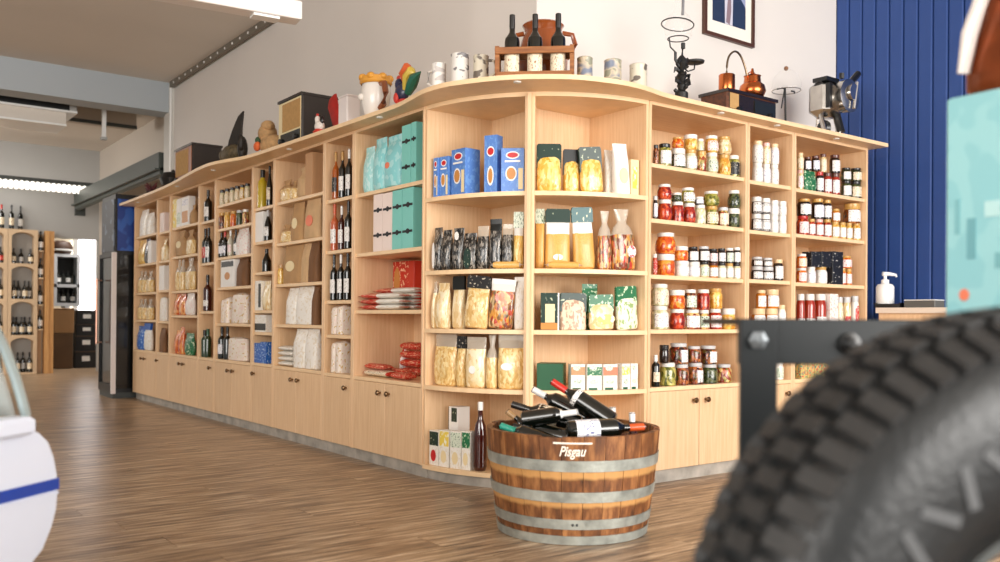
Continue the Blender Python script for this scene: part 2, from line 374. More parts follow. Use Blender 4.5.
for p in front:
    wq = wallside(p)
    for z in (.001, .024): vs += [(p[0], p[1], z), (wq[0], wq[1], z)]
fs = []
for i in range(n - 1):
    k = 4 * i; j = k + 4
    fs += [(k, k + 1, j + 1, j), (k + 2, j + 2, j + 3, k + 3), (k, j, j + 2, k + 2), (k + 1, k + 3, j + 3, j + 1)]
fs += [(0, 2, 3, 1), (4 * n - 4, 4 * n - 3, 4 * n - 1, 4 * n - 2)]
b.add(vs, fs); mk('board', b, BEECH_E, tb)
b = B(); b.lathe([(.017, -.005), (.02, 0), (.02, .002)], 14); dlm = b.mesh('downlight', mat('downlight_white', (235, 232, 225), .3), True)
for (px, X_) in ((138, -.51), (177, -.55), (213, -.6), (289, -.5), (379, -.5)):
    p = onX(X_, px, 200); ob('downlight', dlm, tb, (X_, p.y, 0))
for (X_, Y_) in ((-.36, -.30), (.9, -.49), (2.0, -.49), (1.4, -.49)): ob('downlight', dlm, tb, (X_, Y_, 0))
# ------------------------------------------------------------------ product kinds (unit size, scaled on the root)
CACHE = {}
def cached(key, fn):
    if key not in CACHE: CACHE[key] = fn()
    return CACHE[key]
def band(prof, half, seg=10, off=.008):
    b = B(); b.lathe([(r + off, z) for r, z in prof], seg, a0=-PI / 2 - half, a1=-PI / 2 + half, cap=False); return b
def prof_at(P, z):
    for (r0, z0), (r1, z1) in zip(P, P[1:]):
        if z0 <= z <= z1: return r0 + (r1 - r0) * ((z - z0) / (z1 - z0) if z1 > z0 else 0)
    return P[-1][0]
JP = {'belly': [(.34, 0), (.44, .05), (.5, .2), (.5, .45), (.46, .62), (.39, .74), (.37, .84)],
      'straight': [(.44, 0), (.49, .03), (.5, .1), (.5, .66), (.46, .75), (.39, .81), (.38, .85)],
      'squat': [(.44, 0), (.5, .08), (.5, .55), (.45, .68), (.43, .74)],
      'hex': [(.45, 0), (.5, .06), (.5, .66), (.44, .76), (.4, .82)]}
def jar_parts(content, lid, label, shape, lab=(.1, .68), half=1.4):
    P = JP[shape]; zt = P[-1][1]; rt = P[-1][0]; seg = 6 if shape == 'hex' else 16
    def f():
        b = B(); b.lathe(P, seg); L = [('glass_body', b.mesh('glass_body', MATS[content], True))]
        b = B(); r = rt + .03; b.lathe([(r, zt - .03), (r + .015, zt - .01), (r + .015, .975), (r - .02, 1.0)], 16); L.append(('lid', b.mesh('lid', MATS[lid], True)))
        if label:
            zs = [lab[0] + (lab[1] - lab[0]) * k / 4 for k in range(5)]
            L.append(('paper_label', band([(prof_at(P, z), z) for z in zs], half).mesh('paper_label', MATS[label], True)))
        return L
    return cached(('jar', content, lid, label, shape, lab, half), f)
BP = {'wine': [(.44, 0), (.5, .02), (.5, .57), (.46, .63), (.28, .69), (.19, .73), (.17, .78), (.165, .985), (.185, .99), (.185, 1)],
      'slope': [(.44, 0), (.5, .02), (.5, .45), (.46, .52), (.3, .66), (.2, .76), (.17, .84), (.165, 1)],
      'oil': [(.46, 0), (.5, .02), (.5, .62), (.44, .7), (.24, .76), (.22, .82), (.22, 1)],
      'round': [(.4, 0), (.5, .06), (.5, .5), (.4, .66), (.22, .74), (.18, .8), (.18, 1)]}
def bottle_parts(glassm, capm, label, style, lab=(.16, .46), capz=.8, half=1.3):
    P = BP[style]
    def f():
        b = B(); b.lathe(P, 16); L = [('glass_body', b.mesh('glass_body', MATS[glassm], True))]
        r = max(prof_at(P, .9), .17) + .02
        b = B(); b.lathe([(prof_at(P, capz) + .012, capz), (r, capz + .04), (r, .985), (r - .02, 1.004)], 12); L.append(('cap', b.mesh('cap', MATS[capm], True)))
        if label:
            zs = [lab[0] + (lab[1] - lab[0]) * k / 2 for k in range(3)]
            L.append(('paper_label', band([(prof_at(P, z), z) for z in zs], half, 8, .006).mesh('paper_label', MATS[label], True)))
        return L
    return cached(('bot', glassm, capm, label, style, lab, capz, half), f)
def carton_parts(body, deco=(), bevel=.012):
    def f():
        b = B(); b.chamfer((0, 0, .5), (1, 1, 1), bevel); L = [('carton_body', b.mesh('carton_body', MATS[body]))]
        for di, (nm, shp, cx, cz, rx, rz, mt) in enumerate(deco):
            b = B(); y = -.5 - .002 - .006 * di
            if shp == 'e': b.ellipse((cx, y, cz), rx, rz, .012)
            else: b.bb(cx - rx, cx + rx, y - .01, y, cz - rz, cz + rz)
            L.append((nm, b.mesh(nm, MATS[mt])))
        return L
    return cached(('car', body, deco, bevel), f)
def pouch(style, var):
    """soft bag: rings of superellipse outlines, lumpy"""
    rnd = random.Random(var * 13 + len(style)); b = B(); rings = []; n = 16
    lev = {'flat': [(0, .86, .5), (.03, .94, .8), (.15, .98, 1), (.4, 1, 1), (.6, .97, .85), (.76, .95, .5), (.87, .96, .14), (.9, .97, .05), (1, .97, .05)],
           'header': [(0, .86, .55), (.03, .95, .85), (.15, 1, 1), (.4, .98, 1), (.58, .95, .8), (.7, .93, .4), (.78, .92, .12)],
           'gather': [(0, .84, .6), (.03, .95, .9), (.15, 1, 1), (.4, .97, 1), (.58, .93, .9), (.7, .72, .6), (.76, .44, .34), (.8, .4, .28), (.9, .56, .22), (1, .7, .12)],
           'kraft': [(0, .96, .94), (.02, 1, 1), (.3, 1, 1), (.62, .98, .9), (.82, .97, .5), (.93, .97, .16), (.955, .98, .1), (1, .98, .1)],
           'brick': [(0, .92, .92), (.03, 1, 1), (.3, 1, 1), (.8, .98, .96), (.93, .92, .8), (.97, .7, .5), (1, .5, .1)]}[style]
    for z, wx, ty in lev:
        R = []
        for j in range(n):
            a = 2 * PI * j / n; c, s_ = math.cos(a), math.sin(a); e = .62 if style in ('kraft', 'brick') else .8
            x = .5 * wx * math.copysign(abs(c) ** e, c); y = .5 * ty * math.copysign(abs(s_) ** e, s_)
            k = 1 + (rnd.random() - .5) * (.05 if .05 < z < .8 else .02)
            R.append((x * k, y * (1 + (rnd.random() - .5) * .16), z + (rnd.random() - .5) * .015 * (1 if 0 < z < 1 else 0)))
        rings.append(R)
    return b.loft(rings)
def bag_parts(content, style='flat', head=None, label=None, lab=(0, .32, .26, .12), headz=(.74, 1.0), var=0, top=None):
    def f():
        b = pouch(style, var); mts = [MATS[content]]
        if top:   # clear or coloured upper film
            mts.append(MATS[top]); n = 16; k = {'flat': 5, 'gather': 4, 'header': 4, 'kraft': 4, 'brick': 4}[style]
            b.m = [1 if i >= k * n else 0 for i in range(len(b.f))]; b.m[-2] = 0
        L = [('pouch', b.mesh('pouch', mts, True))]
        if head:
            b = B(); b.prism([(-.5, headz[0]), (.5, headz[0]), (.5, headz[1] - .04), (.44, headz[1]), (-.44, headz[1]), (-.5, headz[1] - .04)], 'y', -.16 if style == 'header' else -.22, .1)
            if style != 'header': b.v = [(x, y - (.12 if z < .85 else 0), z) for x, y, z in b.v]
            L.append(('header_card', b.mesh('header_card', MATS[head])))
        if label:
            b = B(); b.ellipse((lab[0], -.5, lab[1]), lab[2], lab[3], .03); L.append(('paper_label', b.mesh('paper_label', MATS[label])))
        return L
    return cached(('bag', content, style, head, label, lab, headz, var, top), f)
def packet_parts(body, end, half=False):
    """long flat pasta packet lying on its back, sealed coloured ends (local x along its length)"""
    def f():
        b = B(); R = []; n = 10
        for x, wy, tz in ((-.5, .8, .12), (-.44, .85, .2), (-.4, .96, .75), (-.3, 1, 1), (-.05, .98, .94), (.3, 1, 1), (.4, .96, .75), (.44, .85, .2), (.5, .8, .12)):
            R.append([(x, .5 * wy * math.cos(2 * PI * j / n), .5 + .5 * tz * math.sin(2 * PI * j / n)) for j in range(n)])
        b.loft(R); b.m = [1 if (i // n) in ((0, 1, 2, 3, 7) if half else (0, 1, 6, 7)) else 0 for i in range(len(b.f))]; b.m[-1] = b.m[-2] = 1
        return [('wrapper', b.mesh('wrapper', [MATS[body], MATS[end]], True))]
    return cached(('pack', body, end, half), f)

def spawn(name, label, cat, parts, loc, rz, scale, group=None, tilt=(0, 0)):
    t = thing(name, label, cat, loc, rz, group); t.scale = scale
    if tilt != (0, 0): t.rotation_euler = (Matrix.Rotation(rz, 3, 'Z') @ Matrix.Rotation(tilt[0], 3, 'X') @ Matrix.Rotation(tilt[1], 3, 'Y')).to_euler()
    for nm, me in parts: ob(nm, me, t)
    return t
# ------------------------------------------------------------------ placing rows of goods
SHN = {0: 'top shelf', 1: 'second shelf', 2: 'third shelf', 3: 'fourth shelf', 4: 'fifth shelf', 5: 'sixth shelf', 'b': 'bottom shelf'}
def cyl(px, rho):
    r = ray(px, 315); o = Vector((CAM.x - A, CAM.y - A)); dd = Vector((r.x, r.y)); a = dd.dot(dd); bq = 2 * o.dot(dd); c = o.dot(o) - rho * rho
    t = (-bq - math.sqrt(max(0, bq * bq - 4 * a * c))) / (2 * a); return CAM + r * t
def locate(fr, px, ins):
    if fr == 'L': p = onX(-D + ins, px); return p, -PI / 2
    if fr == 'R': p = onY(-D + ins, px); return p, 0.0
    p = cyl(px, RAD - ins); th = math.atan2(A - p.y, A - p.x)
    if th < .05 or (p - CAM).dot(FWD) < 1: p = onX(-D + ins, px); th = 0.05
    elif th > PI / 2 - .05: p = onY(-D + ins, px); th = PI / 2 - .05
    return p, -PI / 2 + th
def zat(p, px, y):
    """height of pixel row y in the vertical plane facing the camera through p"""
    dpt = (Vector((p.x, p.y, CAM.z)) - CAM).dot(FWD); r = ray(px, y); return CAM.z + r.z * dpt
class Row:
    def __init__(s, fr, bay, shelf, z, lim=None, rowname=None):
        s.fr, s.bay, s.shelf, s.z, s.lim, s.rn = fr, bay, shelf, z, lim, rowname; s.items = []; s.placed = []
def LEVELS(fr, bay):
    if fr == 'C': return CLEV
    if fr == 'L': return LLEV[ORD.index(bay.split()[0])]
    return RLEV[('wide jar bay', 'narrow jar bay', 'end jar bay').index(bay)]
def row(fr, bay, shelf, z, items, lim=None, rn=None, under=None, ins=None):
    """items: (kindtuple, x0, x1, ytop, desc, opts)"""
    out = []; n = len(items); R = []
    for i, it in enumerate(items):
        kd, x0, x1, yt, desc = it[:5]; op = it[5] if len(it) > 5 else {}
        name, cat, parts, rnd, dpt = kd
        xc = (x0 + x1) / 2; I = op.get('ins', ins)
        if fr != 'C' and I is not None and I < .19: I = None
        zb = z + .0005
        p, rz = locate(fr, xc, I if I is not None else .06)
        dp = (Vector((p.x, p.y, CAM.z)) - CAM).dot(FWD); ppm = FPX / dp
        q0, _ = locate(fr, x0, I or .06); q1, _ = locate(fr, x1, I or .06)
        if rnd: wd = max((x1 - x0) / ppm * .985, min((q1 - q0).length * .97, (x1 - x0) / ppm * 1.22)); dd = wd
        else:
            wd = (q1 - q0).length * .985; dd = op.get('d', dpt)
            if fr == 'C': wd = min(wd, (x1 - x0) / ppm * 1.5)
            if cat == 'bag': wd *= 1.07
        if I is None:
            p, rz = locate(fr, xc, dd / 2 + .015)
        rz += op.get('rz', 0)
        if under is not None:
            best = None
            for u in under:
                if u[0] - 1 <= xc <= u[1] + 1: best = u if best is None or abs((u[0] + u[1]) / 2 - xc) < abs((best[0] + best[1]) / 2 - xc) else best
            if best is None and under: best = min(under, key=lambda u: abs((u[0] + u[1]) / 2 - xc))
            if best is not None: zb = best[2] + .0005
        if 'zb' in op: zb = op['zb']
        h = op.get('h') or max(.02, zat(p, xc, yt) - zb)
        nx = [q for q in LEVELS(fr, bay) if q > z + .05]; top = (min(nx) if nx else H) - .022
        tl = op.get('tilt', (0, 0)); zb += abs(math.sin(tl[1])) * wd / 2 * .9
        h = min(h, (top - zb - .004) / max(.8, math.cos(tl[1])) - abs(math.sin(tl[1])) * wd / 2)
        if fr == 'C':
            p.y = min(p.y, A - T - wd / 2 - .004) if rz < -PI / 4 - .35 else min(p.y, -.016 - dd / 2) if rz > -.5 else p.y
            p.x = min(p.x, A - T - wd / 2 - .004) if rz > -PI / 4 + .35 else min(p.x, -.016 - dd / 2) if rz < -PI / 2 + .5 else p.x
        if lim:
            k = 1 if fr == 'L' else 0; v = p[k]; hw = wd / 2 + .002
            v = min(max(v, lim[0] + T + hw), lim[1] - T - hw) if lim[1] - lim[0] - 2 * T > 2 * hw else (lim[0] + lim[1]) / 2
            p[k] = v
        out.append((x0, x1, zb + h)); R.append([it, p, rz, wd, dd, h, zb, I if I is not None else dd / 2 + .015, i, rnd])
    for _ in range(2):
        for q, r in zip(R, R[1:]):
            if abs(q[7] - r[7]) > (q[4] + r[4]) / 2: continue
            tq = Vector((math.cos((q[2] + r[2]) / 2), math.sin((q[2] + r[2]) / 2), 0)); gap = abs((r[1] - q[1]).dot(tq)); need = (q[3] + r[3]) / 2
            if gap < need + .001:
                k = max(.45, (gap - .001) / need)
                for e in (q, r):
                    if e[9]: e[4] *= k
                    e[3] *= k
    for it, p, rz, wd, dd, h, zb, I, i, rnd in R:
        kd, x0, x1, yt, desc = it[:5]; op = it[5] if len(it) > 5 else {}; name, cat, parts = kd[:3]
        lab = '%s, %s from left, %s%s, %s' % (desc, ORD[i], (rn + ', ') if rn else '', SHN[shelf], bay) if n > 1 else '%s, %s%s, %s' % (desc, (rn + ', ') if rn else '', SHN[shelf], bay)
        spawn(name, lab, cat, parts, (p.x, p.y, zb), rz, (wd, dd, h), '%ss on %s of %s' % (cat, SHN[shelf], bay), op.get('tilt', (0, 0)))
    return out
# kinds -> (name, category, parts, round?, default depth)
def J(content, lid, label=None, shape='straight', **k): return ('glass_jar', 'jar', jar_parts(content, lid, label, shape, **k), True, 0)
def BT(g, cap, label=None, style='wine', **k): return ('bottle', 'bottle', bottle_parts(g, cap, label, style, **k), True, 0)
def CT(body, deco=(), d=.06, bevel=.012, name='carton', cat='box'): return (name, cat, carton_parts(body, deco, bevel), False, d)
def BG(content, style='flat', d=.07, name='food_bag', cat='bag', **k): return (name, cat, bag_parts(content, style, **k), False, d)
# ------------------------------------------------------------------ product materials
for n_, c_ in {'lid_white': (240, 236, 228), 'lid_gold': (206, 160, 84), 'lid_black': (30, 28, 28), 'lid_cream': (240, 206, 160), 'lid_red': (190, 40, 30), 'lid_green': (40, 90, 60), 'lid_pink': (240, 190, 180),
               'lid_silver': (205, 205, 205), 'lid_brown': (90, 44, 30), 'cork': (200, 160, 112), 'cap_red': (200, 44, 32), 'cap_teal': (38, 150, 128), 'cap_white': (245, 244, 240), 'cap_gold': (196, 150, 80), 'cap_orange': (206, 84, 34)}.items():
    mat(n_, c_, .35, coat=.3)
chunk('c_tomato', [(126, 24, 10), (182, 46, 20), (214, 86, 42)], 5)
chunk('c_orange', [(196, 70, 16), (230, 112, 30), (240, 160, 60)], 6)
chunk('c_yellow', [(206, 140, 40), (236, 184, 80), (246, 214, 130)], 6)
chunk('c_cream', [(214, 180, 120), (238, 216, 166), (248, 236, 204)], 6)
chunk('c_olive', [(86, 90, 30), (150, 146, 60), (196, 184, 100)], 6)
chunk('c_dgreen', [(24, 36, 18), (52, 66, 34), (90, 96, 56)], 7)
chunk('c_brown', [(60, 30, 16), (120, 60, 26), (176, 104, 50)], 6)
chunk('c_mix', [(120, 40, 20), (190, 84, 40), (110, 120, 50), (230, 190, 120)], 6)
chunk('c_dmix', [(50, 18, 10), (130, 44, 24), (60, 64, 24), (176, 100, 50)], 6)
chunk('c_pale', [(200, 196, 150), (226, 218, 178), (240, 236, 210)], 6)
mat('c_honey', (200, 120, 30), .2, coat=.6); mat('c_dark', (34, 20, 14), .2, coat=.6); mat('c_sauce', (160, 44, 22), .2, coat=.6); mat('c_white', (238, 234, 226), .3, coat=.4)
printed('lab_white', (244, 242, 238), (120, 110, 110), (14, 14, 24), .6)
printed('lab_blue', (240, 240, 244), (90, 100, 160), (13, 13, 24), .6)
printed('lab_green', (220, 230, 210), (50, 100, 60), (11, 11, 18), .58)
printed('lab_pink', (246, 226, 222), (190, 70, 80), (11, 11, 18), .6)
printed('lab_black', (20, 20, 22), (210, 200, 180), (11, 11, 20), .64)
printed('lab_cream', (242, 228, 200), (140, 90, 50), (13, 13, 22), .6)
printed('lab_red', (200, 40, 34), (250, 230, 210), (7, 7, 10), .6)
mat('g_dark', (10, 14, 10), .08, coat=.8); mat('g_red', (60, 14, 8), .08, coat=.8); mat('g_amber', (170, 84, 24), .1, coat=.7); mat('g_rose', (196, 96, 56), .1, coat=.7); mat('g_oil', (196, 170, 40), .1, coat=.7); mat('g_green', (30, 56, 26), .1, coat=.7); mat('g_clear', (206, 200, 180), .1, coat=.7)
mat('film_clear', (226, 214, 196), .18, coat=.7, alpha=.45); mat('film_white', (244, 240, 232), .3, coat=.3)
chunk('p_pasta', [(220, 176, 104), (240, 204, 136), (250, 226, 172)], 11)
chunk('p_pale', [(230, 196, 138), (246, 222, 172), (252, 238, 204)], 8)
chunk('p_nest', [(216, 170, 96), (240, 204, 132), (250, 226, 168)], 13)
chunk('p_yellow', [(222, 166, 60), (242, 198, 100), (250, 222, 146)], 9)
chunk('p_mixed', [(120, 60, 30), (200, 60, 40), (240, 206, 150), (70, 50, 36), (220, 150, 60)], 10)
chunk('p_dark', [(18, 18, 18), (36, 35, 34), (70, 66, 62), (150, 142, 132)], 10)
chunk('p_orange', [(200, 76, 20), (230, 120, 46), (244, 180, 110)], 6)
chunk('p_red', [(176, 30, 20), (214, 60, 36), (244, 200, 170)], 6)
wood('p_spag', (200, 140, 58), (238, 192, 108), (22, 22, 1), .3)
mat('kraft_light', (208, 172, 128), .7, var=.12, vscale=3); printed('p_risotto', (230, 208, 180), (186, 150, 124), (9, 9, 7), .52); printed('p_leafy', (238, 236, 214), (150, 176, 110), (8, 8, 8), .55); mat('kraft', (186, 146, 100), .7, var=.12, vscale=3); mat('kraft_dark', (122, 84, 52), .7, var=.15, vscale=3)
printed('aqua', (140, 214, 218), (176, 228, 230), (4, 4, 6), .52); printed('aqua_pale', (168, 226, 226), (206, 240, 240), (5, 5, 8), .52); mat('teal', (54, 152, 150), .5)
mat('box_pinkwhite', (244, 226, 218), .45); mat('box_mint', (128, 206, 196), .45)
printed('pasta_blue', (88, 136, 212), (110, 158, 222), (6, 6, 10), .55); mat('pasta_navy', (24, 56, 132), .4)
mat('black_card', (20, 24, 24), .4); printed('dgreen_card', (18, 50, 40), (190, 200, 170), (7, 7, 12), .66); printed('green_print', (24, 110, 66), (206, 226, 190), (8, 8, 10), .58); mat('green_flat', (16, 84, 50), .45)
printed('teal_card', (28, 90, 92), (220, 220, 190), (8, 8, 12), .64)
printed('white_print', (246, 242, 234), (234, 224, 206), (8, 8, 12), .56); printed('white_red', (246, 240, 234), (220, 140, 126), (12, 12, 18), .62)
printed('red_print', (204, 44, 26), (246, 196, 160), (9, 14, 14), .56); mat('red_flat', (204, 46, 26), .4, coat=.3); mat('orange_flat', (226, 110, 50), .4)
printed('roll_print', (244, 236, 222), (216, 178, 116), (6, 6, 9), .6, ink2=(240, 218, 206))
printed('yellow_print', (242, 214, 90), (250, 246, 220), (5, 5, 7), .55); mat('blue_flat', (28, 90, 176), .4); printed('blue_print', (30, 100, 190), (190, 220, 246), (8, 8, 12), .6)
mat('white_card', (246, 244, 240), .5); mat('logo_red', (206, 36, 40), .4); mat('logo_white', (250, 248, 244), .4); mat('pasta_tan', (206, 140, 70), .4); mat('cream_card', (244, 224, 176), .5); mat('black_mark', (28, 28, 32), .5); mat('coral', (240, 130, 96), .5)
printed('multi', (240, 220, 120), (196, 40, 60), (6, 6, 8), .55, ink2=(30, 110, 120)); mat('tan_card', (196, 152, 110), .6); printed('black_box', (22, 24, 30), (210, 206, 196), (6, 6, 9), .66)

# ------------------------------------------------------------------ right hand unit: jars
def rr(b, k): return (RB[b], RB[b + 1])
def R_(b, sh, z, items, **k): return row('R', ('wide jar bay', 'narrow jar bay', 'end jar bay')[b], sh, z, items, lim=rr(b, 0), **k)
lo = R_(0, 0, 1.668, [
    (J('c_brown', 'lid_black', None, 'straight'), 652.5, 657, 145, 'slim amber jar'), (J('c_olive', 'lid_black', 'lab_white', 'straight'), 658, 669, 144, 'dark lidded olive jar'),
    (J('c_dgreen', 'lid_white', 'lab_white', 'squat'), 671, 683, 149, 'squat dark olive jar'), (J('c_pale', 'lid_gold', 'lab_white', 'belly'), 684, 695, 150, 'beige antipasti jar'),
    (J('c_mix', 'lid_gold', None, 'belly'), 695.5, 705, 151.5, 'reddish antipasti jar'), (J('c_pale', 'lid_white', 'lab_green', 'belly'), 705.5, 716, 153, 'pale artichoke jar'),
    (J('c_yellow', 'lid_gold', None, 'belly'), 717, 729, 155, 'golden pepper jar'), (J('c_olive', 'lid_white', 'lab_black', 'straight'), 730, 742, 156.5, 'pale green vegetable jar')], rn='lower row')
R_(0, 0, 1.668, [(J('c_orange', 'lid_gold', None, 'belly'), 671.5, 681.5, 137.5, 'round orange jar'), (J('c_yellow', 'lid_white', None, 'squat'), 683.5, 695.5, 135, 'big yellow jar'),
    (J('c_pale', 'lid_white', None), 696, 702.5, 139, 'slim pale jar'), (J('c_yellow', 'lid_white', 'lab_pink', 'belly'), 704.5, 716, 136, 'yellow jar with pink label'), (J('c_cream', 'lid_gold', None, 'belly'), 717, 729, 137, 'cream coloured jar')], rn='upper row', under=lo)
lo = R_(0, 1, 1.381, [
    (J('c_dark', 'lid_silver', 'lab_blue'), 652.5, 656.5, 196, 'slim dark jar'), (J('c_tomato', 'lid_white', None, 'belly'), 657.5, 670, 200, 'red tomato jar'), (J('c_tomato', 'lid_white', None), 671, 682, 202, 'red tomato jar'),
    (J('c_tomato', 'lid_white', None, 'belly'), 682.5, 694, 203.5, 'red tomato jar'), (J('c_pale', 'lid_white', None), 694.5, 704, 205, 'pale asparagus jar'), (J('c_olive', 'lid_gold', 'lab_cream', 'belly'), 704.5, 716.5, 206.5, 'olive antipasti jar'),
    (J('c_mix', 'lid_silver', 'lab_cream'), 717.5, 727, 207.5, 'small mixed pickle jar'), (J('c_dgreen', 'lid_white', None, 'squat'), 728, 739.5, 209, 'dark green pesto jar')], rn='lower row')
R_(0, 1, 1.381, [(J('c_tomato', 'lid_white', None, 'belly'), 657.5, 669.5, 184.5, 'red tomato jar'), (J('c_dgreen', 'lid_white', None, 'squat'), 671.5, 680, 193, 'small green jar'), (J('c_olive', 'lid_white', 'lab_white', 'belly'), 681, 693, 188, 'olive jar with white label'),
    (J('c_dark', 'lid_white', 'lab_blue', 'squat'), 694.5, 702, 197, 'small dark jar'), (J('c_olive', 'lid_white', None, 'belly'), 703.5, 717, 191.5, 'round brown olive jar'), (J('c_dgreen', 'lid_white', None, 'belly'), 728, 738.5, 190.5, 'dark green pesto jar')], rn='upper row', under=lo)
lo = R_(0, 2, 1.09, [
    (J('c_tomato', 'lid_white', 'lab_red'), 652.5, 656.5, 254, 'slim red jar'), (J('c_orange', 'lid_white', None, 'squat'), 657, 673, 254.5, 'large tomato jar'), (J('c_white', 'lid_white', 'lab_white', 'squat'), 675, 687.5, 261, 'squat white jar'),
    (J('c_white', 'lid_white', 'lab_blue', 'squat'), 688, 698.5, 262, 'white jar with blue print'), (J('c_cream', 'lid_black', 'lab_green'), 699.5, 708, 262, 'jar with pale green label'), (J('c_honey', 'lid_brown', 'lab_white'), 708.5, 717, 263, 'dark lidded honey jar'),
    (J('c_pale', 'lid_black', 'lab_white'), 717.5, 725, 263, 'small white label jar'), (J('c_pale', 'lid_gold', 'lab_white'), 725.5, 732.5, 263.5, 'gold lidded label jar'), (J('c_pale', 'lid_black', 'lab_white'), 733, 739.5, 263.5, 'small white label jar')], rn='lower row')
R_(0, 2, 1.09, [(J('c_orange', 'lid_white', None, 'belly', lab=(.5, .7)), 656.5, 673.5, 233, 'big jar of orange peppers'), (J('c_orange', 'lid_white', None, 'squat'), 674.5, 686.5, 246.5, 'squat orange jar'),
    (J('c_dark', 'lid_black', 'lab_white'), 688, 697, 247, 'dark lidded jar'), (J('c_dark', 'lid_silver', 'lab_white'), 698.5, 708, 246.5, 'wide label jar'), (J('c_dark', 'lid_black', 'lab_pink'), 708.5, 716.5, 249, 'jar with pinkish label'),
    (J('c_dark', 'lid_black', 'lab_white'), 717.5, 724.5, 248.5, 'dark lidded jar'), (J('c_dark', 'lid_white', 'lab_green'), 725.5, 732.5, 248, 'jar with green label'), (J('c_dark', 'lid_white', 'lab_white'), 733, 739.5, 247.5, 'white lidded label jar')], rn='upper row', under=lo)
lo = R_(0, 3, .805, [
    (J('c_pale', 'lid_white', 'lab_white'), 652.5, 667, 306, 'tall white asparagus jar'), (J('c_tomato', 'lid_white', None, 'belly'), 670.5, 684, 309, 'red pepper jar'), (J('c_mix', 'lid_white', 'lab_white'), 684.5, 698.5, 309.5, 'labelled antipasti jar'),
    (J('c_mix', 'lid_white', 'lab_green'), 699.5, 708.5, 310, 'mixed vegetable jar'), (J('c_tomato', 'lid_white', 'lab_pink'), 709, 720.5, 309, 'red sauce jar'), (J('c_yellow', 'lid_white', None, 'squat'), 721.5, 734, 308.5, 'yellow peach jar')], rn='lower row')
R_(0, 3, .805, [(J('c_pale', 'lid_white', 'lab_cream'), 652.5, 667, 284, 'tall white asparagus jar'), (J('c_orange', 'lid_white', None, 'squat'), 669.5, 683.5, 290, 'orange pepper jar'), (J('c_brown', 'lid_white', 'lab_green'), 685, 695.5, 289.5, 'brown mushroom jar'),
    (J('c_tomato', 'lid_white', None), 697.5, 708.5, 289.5, 'orange red jar'), (J('c_yellow', 'lid_gold', None), 709.5, 721, 288.5, 'yellow pepper jar')], rn='upper row', under=lo)
lo = R_(0, 4, .505, [
    (BT('g_dark', 'cap_white', 'lab_cream', 'oil'), 652.5, 659.5, 355, 'white capped dark bottle'), (J('c_olive', 'lid_white', None), 660.5, 675, 362.5, 'green olive jar'), (J('c_dmix', 'lid_silver', None), 675.5, 688, 364, 'red brown pepper jar'),
    (J('c_dmix', 'lid_silver', 'lab_white', lab=(.1, .8), half=.5), 688.5, 702, 362.5, 'red pepper jar with side label'), (J('c_dgreen', 'lid_silver', None), 703, 716.5, 364, 'dark green olive jar'), (J('c_mix', 'lid_silver', None), 717, 730.5, 364, 'orange brown olive jar')], rn='lower row')
R_(0, 4, .505, [(J('c_dark', 'lid_black', None, 'squat'), 660.5, 668.5, 345, 'small black jar'), (J('c_dmix', 'lid_silver', 'lab_white', half=.5), 671, 686.5, 343, 'large dark red jar'),
    (J('c_dmix', 'lid_silver', None), 688, 700, 346, 'dark red olive jar'), (J('c_dmix', 'lid_silver', 'lab_white', half=.6), 701, 715.5, 345.5, 'dark mixed olive jar')], rn='upper row', under=lo)
# narrow bay
lo = R_(1, 0, 1.66, [(J('c_white', 'lid_white', 'lab_white'), 752, 761, 163, 'white jar'), (J('c_white', 'lid_white', 'lab_blue'), 761.5, 768.8, 164, 'white jar'), (J('c_white', 'lid_white', 'lab_white'), 769.2, 777, 165, 'white jar')], rn='lower row')
R_(1, 0, 1.66, [(J('c_white', 'lid_cream', 'lab_white'), 752, 761, 141, 'tall white jar'), (J('c_cream', 'lid_pink', 'lab_cream'), 761.5, 768.8, 143, 'tall pink lidded jar'), (J('c_white', 'lid_cream', 'lab_blue'), 769.2, 777, 144, 'tall cream lidded jar')], rn='upper row', under=lo)
for kk, (nm, yy, zz) in enumerate((('lower row', (214, 214.5, 215.5, 216), None), ('upper row', (197, 198.5, 200.5, 201.5), 1))):
    its = [(J('c_dark' if i < 2 else 'c_white', 'lid_white', 'lab_white', 'squat', lab=(.05, .66), half=1.5), a_, b_, yy[i], 'squat white cream jar') for i, (a_, b_) in enumerate(((751.5, 760), (760.3, 768.8), (769.5, 777), (777.3, 785)))]
    lo = R_(1, 1, 1.375, its, rn=nm, under=lo if zz else None)
lo = R_(1, 2, 1.093, [(J('c_dark', 'lid_silver', 'lab_white', 'squat', lab=(.05, .6)), 751.5, 761.5, 266.5, 'low white spread jar'), (J('c_dark', 'lid_silver', 'lab_white', 'squat', lab=(.05, .6)), 762, 772, 267, 'low white spread jar'), (J('c_dark', 'lid_cream', 'lab_white'), 773.5, 782, 259.5, 'jar with yellow lid')], rn='lower row')
R_(1, 2, 1.093, [(J('c_dark', 'lid_silver', 'lab_white', 'squat', lab=(.05, .6)), 752, 761, 257, 'low white spread jar'), (J('c_dark', 'lid_silver', 'lab_white', 'squat', lab=(.05, .6)), 762.5, 771, 258, 'low white spread jar')], rn='upper row', under=lo)
lo = R_(1, 3, .805, [(J('c_honey', 'lid_cream', 'lab_white', 'squat'), 752, 764, 308.5, 'squat honey jar'), (J('c_honey', 'lid_cream', 'lab_white', 'squat'), 764.5, 776.5, 308.5, 'squat honey jar'), (J('c_white', 'lid_cream', 'lab_white'), 777.5, 785, 305, 'small white jar')], rn='lower row')
R_(1, 3, .805, [(J('c_honey', 'lid_cream', 'lab_white'), 756.5, 765, 290, 'honey jar with white label'), (J('c_honey', 'lid_cream', 'lab_white', 'squat'), 765.5, 777.5, 289.5, 'wide honey jar')], rn='upper row', under=lo)
